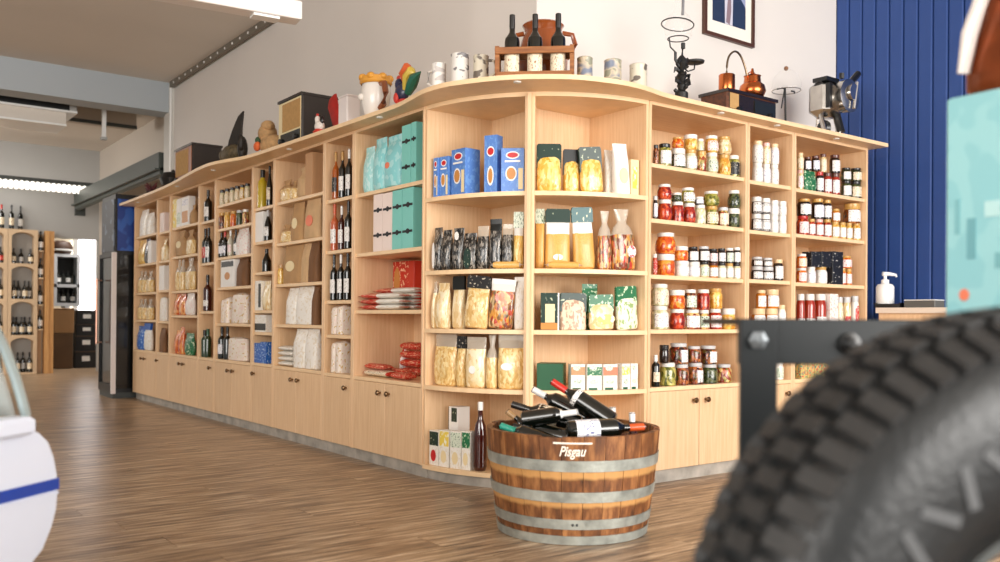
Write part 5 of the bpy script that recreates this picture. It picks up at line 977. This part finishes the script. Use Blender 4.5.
L2('dark bottle lying deep inside the right of the barrel', bp('lid_brown', None, 'g_red'), (.0, -.17, .338), (.26, -.16, .36), .076)
L2('dark bottle lying at the back of the barrel', bp('lid_black', None), (.1, -.22, .42), (-.16, -.2, .45), .076)
L2('dark bottle with grey label under the front labelled bottle', bp('lid_black', 'lab_white', lab=(.2, .5)), (.14, .06, .335), (-.14, .02, .338), .076)
for k, (b0, b1) in enumerate((((-.22, .02, .256), (.07, .03, .256)), ((-.18, .14, .256), (.12, .15, .256)), ((-.2, -.13, .256), (.07, -.14, .256)))): L2('dark bottle buried at the barrel bottom, %s of three' % ('middle', 'front', 'rear')[k], bp('lid_black', None), b0, b1)

# ------------------------------------------------------------------ display case at left edge
dv = (dep(2.3, 715, 315) - CAM); dv.z = 0; wdir = dv.normalized()          # direction of the end panel
e0 = dep(2.25, 57.5, 480); E0 = Vector((e0.x, e0.y, 0)); wang = math.atan2(wdir.y, wdir.x)
t = thing('display_case', 'white refrigerated display case end with blue stripe and curved glass', 'display case', E0, wang)
PANEL = mat('case_white', (222, 228, 242), .35, coat=.3); STR = mat('case_blue', (30, 66, 160), .35, coat=.3)
def zc(y, x=45): return zat(E0, x, y)
prof = [(-.09, zc(555)), (-.05, zc(544)), (-.02, zc(525)), (-.004, zc(508)), (0, zc(490)), (-.003, zc(474)), (-.015, zc(456)), (-.035, zc(440)), (-.065, zc(430)), (-.075, zc(428))]
def endshape(P, y0, y1, back=-1.0): b = B(); b.prism(P + [(back, P[-1][1]), (back, P[0][1])], 'y', y0, y1); return b
mk('end_panel', endshape(prof, 0, .03), PANEL, t); 
b = B(); b.prism([(x - .015, z) for x, z in prof] + [(-1.0, prof[-1][1]), (-1.0, prof[0][1])], 'y', .03, .9); mk('front_body', b, PANEL, t)
z0, z1 = zc(489), zc(477.5); b = B(); b.prism([(.003, z0), (.003, z1), (-1.0, z1), (-1.0, z0)], 'y', -.003, .004); mk('blue_stripe', b, STR, t)
b = B(); b.prism([(-.002, zc(493)), (-.002, zc(490.5)), (-1.0, zc(490.5)), (-1.0, zc(493))], 'y', -.006, .0); mk('groove_strip', b, PANEL, t)
b = B(); b.bb(-1.0, -.1, .05, .85, 0, zc(555)); mk('base_plinth', b, mat('case_grey', (170, 174, 180), .5), t)
b = B(); b.chamfer((-.575, .0, (zc(411) + zc(428)) / 2), (.93, .07, zc(411) - zc(428)), .008); mk('top_cap', b, PANEL, t)
gl = [(-.085, zc(412)), (-.1, zc(395)), (-.12, zc(375)), (-.15, zc(350)), (-.19, zc(325)), (-.25, zc(300)), (-.34, zc(285)), (-.6, zc(278))]
b = B(); b.prism(gl + [(x - .012, z - .004) for x, z in reversed(gl)], 'y', .05, .88); mk('curved_glass', b, glass('case_glass', (200, 214, 214), .35), t, True)
b = B(); b.tube([(x, .02, z) for x, z in gl], .012, 8); mk('glass_rail', b, mat('rail_grey', (180, 196, 196), .25, .5), t, True)
b = B(); b.bb(-.95, -.16, .06, .85, zc(405), zc(400)); mk('display_tray', b, mat('tray_steel', (150, 158, 160), .3, .8), t)

# ------------------------------------------------------------------ wheel, stand and goods in the foreground
DW = 1.12; wc = dep(DW, 1024, 658); RW = wc.z + .0; WC = Vector((wc.x, wc.y, wc.z))
ax = (-_f * math.cos(.2) + _r * math.sin(.2)).normalized()
t = thing('tyre_wheel', 'large blurred black rubber tyre with blocky tread in the foreground', 'wheel', (wc.x, wc.y, 0))
q = ax.to_track_quat('Z', 'Y'); MW = q.to_matrix()
RUB = mat('tyre_rubber', (22, 25, 27), .42, var=.25, vscale=14, bump=.15, bscale=80); RUB2 = mat('tread_rubber', (42, 42, 42), .6, var=.3, vscale=30)
def wv(b): b.v = [tuple(MW @ Vector(p_) + Vector((0, 0, RW))) for p_ in b.v]; return b
K = RW; prof = [(.40, -.045), (.47, -.085), (.62, -.115), (.80, -.118), (.90, -.105), (.955, -.075), (.972, -.03), (.972, .03), (.955, .075), (.90, .105), (.80, .118), (.62, .115), (.47, .085), (.40, .045)]
b = B(); b.lathe([(r * K, z) for r, z in prof] + [(prof[0][0] * K, prof[0][1])], 72, cap=False); mk('tyre_body', wv(b), RUB, t, True)
NB = 70
for rowz, rr_, tl in ((.083, .945, .55), (.03, .985, .1), (-.03, .985, -.1), (-.083, .945, -.55)):
    for k in range(NB):
        a_ = 2 * PI * (k + (.5 if rowz in (.03, -.083) else 0)) / NB; m_ = Matrix.Rotation(a_, 3, 'Z') @ Matrix.Rotation(-tl, 3, 'Y')
        b = B(); b.box((0, 0, 0), (.018, .023, .046), m_); c_ = Vector((rr_ * K * math.cos(a_), rr_ * K * math.sin(a_), rowz)); b.v = [tuple(Vector(v_) + c_) for v_ in b.v]; mk('tread_block', wv(b), RUB2, t)
for k in range(40):
    if k % 10 > 6: continue
    a_ = 2 * PI * k / 40; lean = .5 if k % 2 else -.35
    b = B(); b.box((0, 0, 0), (.05, .013, .004), Matrix.Rotation(a_ + lean, 3, 'Z')); c_ = Vector((.68 * K * math.cos(a_), .68 * K * math.sin(a_), .1165)); b.v = [tuple(Vector(v_) + c_) for v_ in b.v]; mk('raised_mark', wv(b), mat('tyre_mark', (70, 72, 74), .5), t)
b = B(); b.lathe([(.38 * K, -.05), (.42 * K, -.05), (.42 * K, .05), (.38 * K, .05), (.38 * K, -.05)], 48, cap=False); mk('rim', wv(b), DGREY, t, True)
b = B(); b.lathe([(.05, -.06), (.05, .06)], 16); mk('hub', wv(b), DGREY, t, True)
for k in range(5):
    a_ = 2 * PI * k / 5 + .3; b = B(); b.tube([(.03 * math.cos(a_), .03 * math.sin(a_), 0), (.4 * K * math.cos(a_), .4 * K * math.sin(a_), 0)], .016, 8); mk('spoke', wv(b), DGREY, t, True)
# steel stand behind the wheel (image axes on plan)
DS = 1.6; s0 = dep(DS, 740, 318); sd = _r; sang = math.atan2(sd.y, sd.x); ZS = zat(s0, 740, 318.5)
t = thing('steel_stand', 'black flat bar steel stand with bolts behind the tyre', 'stand', (s0.x, s0.y, 0), sang); STEEL = mat('stand_black', (17, 23, 26), .45); m2 = DS / FPX
b = B(); b.chamfer((18.5 * m2, 0, ZS / 2), (37 * m2, .012, ZS), .002); mk('upright', b, STEEL, t)
b = B(); b.chamfer((.305, .014, ZS - 23 * m2), (.61, .01, 46 * m2), .002); mk('crossbar', b, STEEL, t)
b = B(); b.chamfer((.585, .0, ZS / 2), (37 * m2, .012, ZS), .002); mk('upright', b, STEEL, t)
b = B(); b.bb(.0, .62, .02, .30, ZS - .012, ZS); mk('platform', b, STEEL, t)
for px, y_, r_ in ((757, 340, .017), (851, 343, .02)):
    x_ = (px - 740) * m2; z_ = ZS - (y_ - 318.5) * m2
    b = B(); b.lathe([(r_, 0), (r_, .006), (r_ * .6, .008), (r_ * .6, .018), (r_ * .3, .02)], 6 if px < 800 else 16); b.v = [(x_ + q_[0], (-.006 if px < 800 else .009) - q_[2], z_ + q_[1]) for q_ in b.v]; mk('bolt', b, mat('bolt_steel', (120, 126, 130), .4, .6) if px < 800 else BLACK, t)
# turquoise box on the platform
bx_ = dep(DS + .2, 945, 310); DB = DS + .2; mb = DB / FPX
t = thing('turquoise_box', 'blurred pale turquoise printed box at the right edge', 'box', (bx_.x, bx_.y, ZS + .0005), sang - 1.0)
hb = zat(bx_, 945, 99) - ZS; b = B(); b.chamfer((.13, .1, hb / 2), (.26, .2, hb), .004); mk('box_body', b, printed('turq_print', (146, 206, 212), (158, 214, 218), (18, 18, 14), .5), t)
for x0, x1, z0, z1, c_ in ((.045, .062, .12, .2, (112, 172, 180)), (.02, .03, .17, .24, (126, 186, 192)), (.08, .11, .2, .23, (190, 230, 230)), (.1, .15, .1, .13, (120, 180, 186))): b = B(); b.bb(x0, x1, -.0022, -.0002, z0, z1); mk('printed_mark', b, mat('turq_ink_%d' % c_[0], c_, .5), t)
b = B(); b.ellipse((.04, -.0003, .05), .01, .012, .002); mk('printed_mark', b, MATS['coral'], t)
# copper brown bag on the box
t = thing('brown_bag', 'shiny copper brown sweet bag lying on the turquoise box', 'bag', (bx_.x, bx_.y, ZS + hb + .001), sang - 1.0); 
b = B(); b.loft([[(.16 + .5 * wx * .27 * math.copysign(abs(math.cos(2 * PI * j / 14)) ** .8, math.cos(2 * PI * j / 14)) + sh, .04 + .036 * ty * math.sin(2 * PI * j / 14), z) for j in range(14)] for z, wx, ty, sh in ((0, .95, .8, 0), (.015, 1.05, 1, 0), (.06, 1.05, 1, .0), (.12, 1, .9, .01), (.17, .95, .6, .02), (.2, .9, .15, .03), (.26, .9, .1, .04))]); mk('pouch', b, mat('copper_foil', (150, 76, 40), .25, .6, var=.4, vscale=12, bump=.6, bscale=14), t, True)
b = B(); b.tube([(.03, .01, .045), (.045, .005, .12), (.07, .01, .2), (.085, .02, .25)], [.012, .016, .014, .008], 8); mk('white_edge', b, mat('foil_white', (236, 228, 222), .3), t, True)
# soap counter by the blue wall
cz = .945
t = thing('side_counter', 'white topped side counter against the blue boarded wall', 'counter', (2.6, -1.2, 0))
b = B(); b.bb(-.16, .155, -.7, .7, cz - .035, cz); mk('worktop', b, mat('worktop_white', (236, 222, 206), .4), t)
b = B(); b.bb(-.14, .15, -.69, .69, .08, cz - .035); mk('cabinet_body', b, BEECH_V, t); b = B(); b.bb(-.11, .15, -.69, .69, 0, .08); mk('plinth', b, PLINTH, t)
for k in range(3): b = B(); b.bb(-.156, -.1405, -.68 + k * .455, -.235 + k * .455, .09, cz - .045); mk('door', b, BEECH_V, t)
sp_ = onX(2.52, 885, 305); t = thing('soap_dispenser', 'white pump soap bottle in front of blue boards', 'dispenser', (2.52, sp_.y, cz + .0255)); WB = mat('soap_white', (244, 244, 242), .3, coat=.4)
msp = (Vector(sp_) - CAM).dot(FWD) / FPX
b = B(); b.lathe([(8.2 * msp, 0), (8.6 * msp, .005), (8.6 * msp, 17 * msp), (7 * msp, 19.5 * msp), (3.6 * msp, 20.5 * msp)], 18); mk('bottle', b, WB, t, True)
b = B(); b.lathe([(3.8 * msp, 20 * msp), (3.8 * msp, 24 * msp), (1.6 * msp, 25 * msp), (1.6 * msp, 28 * msp)], 12); mk('pump_collar', b, WB, t, True)
rx_ = Vector((_r.x, _r.y, 0)); b = B(); b.tube([tuple(-rx_ * 2.5 * msp + Vector((0, 0, 30 * msp))), tuple(rx_ * 4 * msp + Vector((0, 0, 30 * msp))), tuple(rx_ * 10.5 * msp + Vector((0, 0, 29 * msp))), tuple(rx_ * 11.5 * msp + Vector((0, 0, 27 * msp)))], [2.2 * msp, 2 * msp, 1.4 * msp, 1 * msp], 8); mk('pump_nozzle', b, WB, t, True)
t = thing('black_tray', 'low black tray under the soap bottle', 'tray', (2.52, sp_.y - .04, cz + .0005)); b = B(); b.bb(-.07, .07, -.1, .07, 0, .024); mk('tray_base', b, BLACK, t)
b = B(); b.bb(-.075, .075, -.105, -.095, .024, .03); b.bb(-.075, .075, .065, .075, .024, .03); mk('rim', b, BLACK, t)
q_ = onX(2.52, 924, 305); t = thing('flat_box', 'flat dark box with pale lid beside the soap tray', 'box', (2.52, q_.y, cz + .0005)); b = B(); b.chamfer((0, 0, .021), (.12, .2, .042), .004); mk('case', b, mat('grey_box', (96, 96, 92), .5), t); b = B(); b.chamfer((0, 0, .046), (.12, .2, .007), .002); mk('pale_lid', b, WHITE, t)

# ------------------------------------------------------------------ ceiling lamp trough
pl0 = dep(4.2, 299, 17); ZL = zat(pl0, 299, 24); lt0 = onZ(ZL, 299, 24); lt1 = onZ(ZL, 165, 0.5); dirl = (lt1 - lt0); dirl.z = 0; dirl.normalize()
t = thing('lamp_trough', 'white hanging lamp trough below the ceiling at upper left', 'lamp', (lt0.x, lt0.y, ZL), math.atan2(dirl.y, dirl.x)); 
b = B(); b.chamfer((1.4, .0, .05), (2.8, .1, .085), .004); mk('housing', b, mat('trough_white', (236, 230, 226), .4), t)
b = B(); b.bb(.12, .2, -.03, .03, .0925, 3.37 - ZL); mk('hanger', b, mat('trough_white', (236, 230, 226), .4), t); b = B(); b.bb(2.2, 2.28, -.03, .03, .0925, 3.37 - ZL); mk('hanger', b, mat('trough_white', (236, 230, 226), .4), t)
b = B(); b.bb(.1, .22, -.035, .035, -.004, .0065); mk('clip', b, WHITE, t)
# ------------------------------------------------------------------ fridge and sign at end of the left unit
fa, fb = -.62, -.06; FH = zat(Vector((-.5, 6.35, 0)), 115, 254)
t = thing('drinks_fridge', 'tall black glass door drinks fridge at end of the shelving', 'fridge', (0, 6.06, 0)); FBK = mat('fridge_black', (14, 14, 16), .4); FG = glass('fridge_glass', (6, 8, 8), .85, .25)
b = B(); b.bb(fb - .02, fb, .04, .62, .06, FH); b.bb(fa, fb, .6, .62, .06, FH); b.bb(fa, fb, .04, .6, FH - .04, FH); b.bb(fa, fb, .04, .6, .06, .14); mk('cabinet', b, FBK, t)
b = B(); b.bb(fa + .02, fa + .03, .045, .6, .14, FH - .04); mk('door_glass', b, FG, t)
b = B(); b.bb(fa, fb, .035, .04, .1, FH - .02); mk('side_glass', b, FG, t)
b = B(); b.bb(fa - .012, fa + .03, .02, .06, .05, FH); mk('edge_strip', b, mat('fridge_strip', (226, 216, 212), .4), t)
b = B(); b.tube([(fa - .05, .5, .55), (fa - .05, .5, 1.25)], .012, 8); b.tube([(fa, .5, .57), (fa - .05, .5, .57)], .008, 6); b.tube([(fa, .5, 1.23), (fa - .05, .5, 1.23)], .008, 6); mk('handle', b, mat('handle_copper', (196, 150, 130), .3, .7), t, True)
for z_ in (.5, .8, 1.08, 1.3): b = B(); b.bb(fa + .04, fb - .03, .06, .58, z_ - .008, z_); mk('wire_shelf', b, mat('shelf_grey', (120, 126, 128), .4), t)
b = B(); b.bb(fa + .01, fb, .05, .6, 0, .06); mk('kick_plate', b, DGREY, t)
z1_ = zat(Vector((-.5, 6.35, 0)), 120, 197)
t = thing('fridge_sign', 'blue and black header box on top of the fridge', 'sign', (0, 6.06, FH + .001)); 
b = B(); b.bb(fa + .02, fb, .05, .6, 0, z1_ - FH); mk('box', b, FBK, t); b = B(); b.bb(fa + .04, fb - .02, .04, .0495, .02, z1_ - FH - .05); pn = mk('blue_panel', b, printed('sign_blue', (24, 60, 140), (44, 92, 176), (9, 9, 6), .57), t)
b = B(); b.bb(fa + .3, fb - .12, .036, .0395, .08, .2); mk('orange_patch', b, MATS['coral'], pn); b = B(); b.bb(fa + .012, fa + .0195, .07, .58, .02, z1_ - FH - .05); mk('side_panel', b, printed('sign_dark', (22, 28, 44), (90, 100, 120), (9, 9, 9), .6), t)
# ------------------------------------------------------------------ back room: wine racks, posts, air unit, rails
RY = 10.8; RK = mat('rack_stone', (214, 186, 152), .7, var=.06, vscale=6); POST = wood('post_pine', (190, 136, 82), (222, 172, 112), (14, 14, 1), .5)
def rx(px): return onY(RY, px, 300).x
def rz_(px, y): return onY(RY, px, y).z
mR = rx(21) - rx(20)
levels = [rz_(25, 372.5), rz_(25, 335), rz_(25, 299), rz_(25, 263.5), rz_(25, 229.5)]
def rack(label, xa, xb):
    t = thing('wine_rack', label, 'wine rack', ((xa + xb) / 2, RY, 0), 0, 'stone wine racks'); w_ = xb - xa; lw = .045
    for s_ in (-1, 1): b = B(); b.bb(s_ * w_ / 2 - s_ * lw, s_ * w_ / 2, 0, .32, 0, levels[4]); mk('side_pillar', b, RK, t)
    b = B(); b.bb(-w_ / 2, w_ / 2, .3, .32, 0, levels[4]); mk('back_panel', b, mat('rack_back', (196, 190, 180), .8), t)
    b = B(); b.bb(-w_ / 2 + lw, w_ / 2 - lw, 0, .3, max(0, levels[0] - .06), max(.02, levels[0])); mk('shelf', b, RK, t)
    for k in range(1, 5):
        z = levels[k]; sp = w_ - 2 * lw; n_ = 10; rise = .09 if k < 4 else .1
        P = [(-sp / 2, z), (-sp / 2, z - .2)] + [(-sp / 2 + sp * i / n_, z - .2 + (.14 * math.sin(PI * i / n_) ** .7)) for i in range(1, n_)] + [(sp / 2, z - .2), (sp / 2, z)]
        for i in range(len(P)): pass
        b = B(); top = [(-sp / 2 + sp * i / n_, z) for i in range(n_ + 1)]; low = [(-sp / 2 + sp * i / n_, z - .1 + .06 * max(0, math.sin(PI * i / n_)) ** .6) for i in range(n_ + 1)]
        vs = [(x, y_, zz) for (x, zz) in top + low for y_ in (0, .3)]; m1 = n_ + 1; fs = []
        for i in range(n_):
            a0, a1, c0, c1 = 2 * i, 2 * (i + 1), 2 * (m1 + i), 2 * (m1 + i + 1); fs += [(a0, a1, a1 + 1, a0 + 1), (c0, c0 + 1, c1 + 1, c1), (a0, c0, c1, a1), (a0 + 1, a1 + 1, c1 + 1, c0 + 1)]
        fs += [(0, 1, 2 * m1 + 1, 2 * m1), (2 * n_, 2 * (m1 + n_), 2 * (m1 + n_) + 1, 2 * n_ + 1)]; b.add(vs, fs); mk('arched_shelf', b, RK, t)
    return t
xR = rx(37.5); xM = rx(7.5); xL = rx(-26)
rack('pale arched wine rack beside the pine post', xM + .002, xR); rack('pale arched wine rack cut off by left picture edge', xL, xM - .002)
LN = ['lowest tier', 'second tier', 'third tier', 'fourth tier', 'top of rack']
for k, (pxs, hpx) in enumerate((((19, 25.5, 31), 24), ((14.6, 18.6, 22.7, 26.8, 30.9), 21.5), ((14.8, 20.1, 25.4, 30.7), 22), ((14, 22.5, 31), 18), ((11.5, 21.5), 29))):
    for i, px in enumerate(pxs):
        spawn('wine_bottle', 'dark wine bottle with pale label, %s from left, %s, right arched rack' % (ORD[i], LN[k]), 'bottle', bottle_parts('g_dark', 'lid_black', ('lab_cream', 'lab_white')[i % 2], 'wine'), (rx(px), RY + .07 + .09 * (i % 2), levels[k] + .001), 0, (5.2 * mR, 5.2 * mR, hpx * mR * .94), 'bottles in the right arched rack')
for k, (pxs, hpx) in enumerate((((-2,), 22), ((-5, .8), 22), ((-5, .8), 22), ((.8,), 18), ((1.5,), 27))):
    for i, px in enumerate(pxs):
        spawn('wine_bottle', 'dark wine bottle, %s from left, %s, rack cut by left edge' % (ORD[i], LN[k]), 'bottle', bottle_parts('g_dark', 'cap_red' if k == 4 else 'lid_black', 'lab_red' if k == 3 else 'lab_cream', 'wine'), (rx(px) , RY + .07, levels[k] + .001), 0, (5.6 * mR, 5.6 * mR, hpx * mR), 'bottles in the left arched rack')
# slim bottle column and pine post
t = thing('bottle_column', 'slim pale column of single bottle ledges beside the pine post', 'wine rack', (rx(41), RY, 0)); b = B(); b.bb(-2.6 * mR, 2.6 * mR, .12, .2, 0, levels[4] - .05); mk('back_board', b, RK, t)
lz = [rz_(41, 329), rz_(41, 304.5), rz_(41, 277.5), rz_(41, 250.5)]
for z_ in lz: b = B(); b.bb(-2.6 * mR, 2.6 * mR, 0, .12, z_ - .02, z_); mk('ledge', b, RK, t)
for i, z_ in enumerate(lz): spawn('wine_bottle', 'dark wine bottle on the slim column, %s from bottom' % ORD[i], 'bottle', bottle_parts('g_dark', 'lid_black', 'lab_white', 'wine'), (rx(41), RY + .06, z_ + .001), 0, (5.6 * mR, 5.6 * mR, 22 * mR), 'bottles on the slim column')
t = thing('pine_post', 'plain pine post at the passage opening', 'post', (rx(49.5), RY, 0)); b = B()
b.bb(-4.6 * mR, -.3 * mR, 0, .14, 0, levels[4] + .0); mk('post_board', b, POST, t); b = B(); b.bb(-.1 * mR, 4.6 * mR, .01, .14, 0, levels[4]); mk('post_board', b, POST, t)
# store behind the opening
SY = 12.6
def sx(px): return onY(SY, px, 300).x
def sz(px, y): return max(0, onY(SY, px, y).z)
mS = sx(21) - sx(20)
t = thing('bottle_cabinet', 'grey framed wall cabinet with dark bottles in back room', 'cabinet', (sx(67), SY, sz(67, 306))); w_ = 28 * mS; h_ = sz(67, 254) - sz(67, 306); GF = mat('cabinet_grey', (190, 192, 196), .5)
for x0, x1, z0, z1 in ((-w_ / 2, w_ / 2, 0, .05), (-w_ / 2, w_ / 2, h_ - .05, h_), (-w_ / 2, w_ / 2, h_ * .36, h_ * .36 + .05), (-w_ / 2, -w_ / 2 + .05, .05, h_ - .05), (w_ / 2 - .05, w_ / 2, .05, h_ - .05)): b = B(); b.bb(x0, x1, 0, .3, z0, z1); mk('frame_bar', b, GF, t)
b = B(); b.bb(-w_ / 2, w_ / 2, .3, .32, 0, h_); mk('back_panel', b, mat('cabinet_dark', (26, 28, 30), .6), t); b = B(); b.bb(-.03, .03, -.0, .3, -sz(67, 306), 0); mk('support_leg', b, GF, t)
for lv, (zz, hh) in enumerate(((.052, .3), (h_ * .36 + .052, .33))):
    for i in range(4): spawn('wine_bottle', 'dark bottle in grey cabinet, %s from left, %s level' % (ORD[i], ('lower', 'upper')[lv]), 'bottle', bottle_parts('g_dark', 'lid_black', 'lab_white' if (i + lv) % 2 else None, 'wine'), (sx(67) - w_ * .27 + i * w_ * .18, SY + .12, sz(67, 306) + zz), 0, (.072, .072, h_ * .27), 'bottles in the grey cabinet')
t = thing('cask', 'dark rounded cask on top of the grey cabinet', 'cask', (sx(62), SY + .15, sz(67, 254) + .001)); b = B(); b.lathe([(.14, 0), (.18, .05), (.19, .12), (.15, .2), (.06, .23)], 18); mk('body', b, mat('cask_brown', (70, 48, 36), .5), t, True); b = B(); b.lathe([(.182, .05), (.193, .055), (.197, .075), (.19, .08)], 18, cap=False); mk('hoop', b, WHITE, t, True)
CARD = mat('cardboard', (168, 130, 90), .8, var=.08, vscale=5); CARD2 = mat('cardboard_dark', (104, 80, 58), .8, var=.1, vscale=5)
def cbox(label, px0, px1, y0, y1, mt, yb, nm='cardboard_box', mark=False):
    x0 = onY(yb, px0, 340).x; x1 = onY(yb, px1, 340).x; z0 = max(0, onY(yb, px0, y1).z); z1 = onY(yb, px0, y0).z
    t = thing(nm, label, 'box', ((x0 + x1) / 2, yb + .16, z0 + .0005)); ww = x1 - x0
    b = B(); b.chamfer((0, 0, (z1 - z0) / 2), (ww, .32, z1 - z0 - .002), .006); mk('box_body', b, mt, t)
    b = B(); b.bb(-ww / 2 * .98, ww / 2 * .98, -.162, -.1605, (z1 - z0) * .93, (z1 - z0) * .96); mk('lid_line', b, CARD2, t)
    if mark: b = B(); b.bb(-.06, .06, -.1635, -.1605, (z1 - z0) * .4, (z1 - z0) * .7); mk('printed_mark', b, WHITE, t)
B1 = mat('crate_black', (26, 26, 28), .6)
cbox('tall dark brown carton on the floor behind the pine post', 54, 73, 333, 372.5, CARD2, 11.9)
cbox('open tan carton standing on the tall brown carton', 54, 74, 308, 333, CARD, 11.9)
for i, (ya, yb_) in enumerate(((351, 372), (335.5, 351), (324, 335.5), (310, 324))): cbox('black wine case in back room pile, %s from bottom' % ORD[i], 75 + i * .5, 97, ya, yb_, B1, 12.0, 'wine_case', True)
# rails, lights, air unit
t = thing('light_rail', 'dark ceiling rail with string of white lights in back room', 'light', (0, 10.4, onY(10.4, 50, 183).z)); x0 = onY(10.4, -20, 183).x; x1 = onY(10.4, 97, 188).x; zz = 0
b = B(); b.bb(x0, x1, -.03, .03, 0, .05); mk('rail', b, DGREY, t)
b = B(); b.lathe([(.02, -.12), (.035, -.08), (.03, -.02), (.012, 0)], 8); bulb = b.mesh('lamp_cup', emit('cup_glow', (255, 250, 240), 1.4), True)
n_ = 22
for i in range(n_): ob('lamp_cup', bulb, t, (x0 + (x1 - x0) * (i + .5) / n_, 0, 0))
for (px0, y0, px1, y1, lb) in ((168, 158, 96, 186, 'upper dark steel beam along the passage wall'), (168, 168, 100, 192, 'lower dark steel pipe along the passage wall')):
    za = onX(.0, px0, y0).z; q0 = onX(.0, px0, y0); q1 = onX(.0, px1, y1); t = thing('steel_beam', lb, 'beam', (0, 6.5, za)); b = B()
    if 'upper' in lb: b.bb(-.06, .11, 0, 4.2, -.1, .08); b.bb(-.1, .11, 0, 4.2, -.12, -.1)
    else: b.tube([(-.0, 0, -.02), (-.0, 4.2, -.02)], .05, 10)
    mk('beam_body', b, mat('beam_green_grey', (72, 78, 74), .5), t); b = B(); b.bb(-.04, .1, 4.2, 4.26, -.14, .1); mk('end_plate', b, DGREY, t)
b = B(); b.bb(-7, .1, 8.0, 8.2, 3.2, 3.37); struct('trim_4', b, mat('beam_beige', (190, 178, 164), .7))
b = B(); b.bb(-7, .1, 7.97, 8.0, 3.18, 3.22); struct('trim_5', b, DGREY)
ZA = 3.02; AY = 6.75; xa = onY(AY, -40, 100).x; xb = onY(AY, 77, 110).x
t = thing('air_unit', 'white framed ceiling air unit with long black slot at upper left', 'air conditioner', ((xa + xb) / 2, AY, 2.9)); w_ = xb - xa
zt_, zs_, zl_ = [onY(AY, 40, v_).z - 2.9 for v_ in (95, 107, 121)]
b = B(); b.bb(-w_ / 2, w_ / 2, -.02, .5, zt_, zt_ + .025); mk('top_lip', b, WHITE, t); b = B(); b.bb(-w_ / 2, w_ / 2, .02, .5, zs_, zt_); mk('slot', b, BLACK, t); b = B(); b.bb(-w_ / 2, w_ / 2, -.02, .5, zs_ - .02, zs_); mk('middle_lip', b, WHITE, t)
b = B(); b.bb(w_ / 2 - .07, w_ / 2 - .0005, .0, .0195, zs_, zt_); mk('end_grille', b, GREYM, t); b = B(); b.bb(-w_ / 2, w_ / 2 - .1, .03, .5, zl_, zs_ - .02); mk('panel', b, CEILM, t); b = B(); b.bb(-w_ / 2, w_ / 2 - .1, .0, .5, zl_ - .02, zl_); mk('bottom_lip', b, WHITE, t)
b = B(); b.bb(-w_ / 2, w_ / 2, .1, .5, zt_ + .025, 3.365 - 2.9); mk('duct_box', b, GREYM, t)
q_ = onY(6.9, 104, 112); t = thing('hanging_tube', 'short white vertical tube hanging from back room ceiling', 'tube', (q_.x, 6.9, onY(6.9, 104, 140).z)); b = B(); b.bb(-.02, .02, -.02, .02, 0, 3.37 - onY(6.9, 104, 140).z); mk('tube', b, WHITE, t); b = B(); b.bb(-.03, .03, -.03, .03, 0, .03); mk('end_cap', b, GREYM, t)
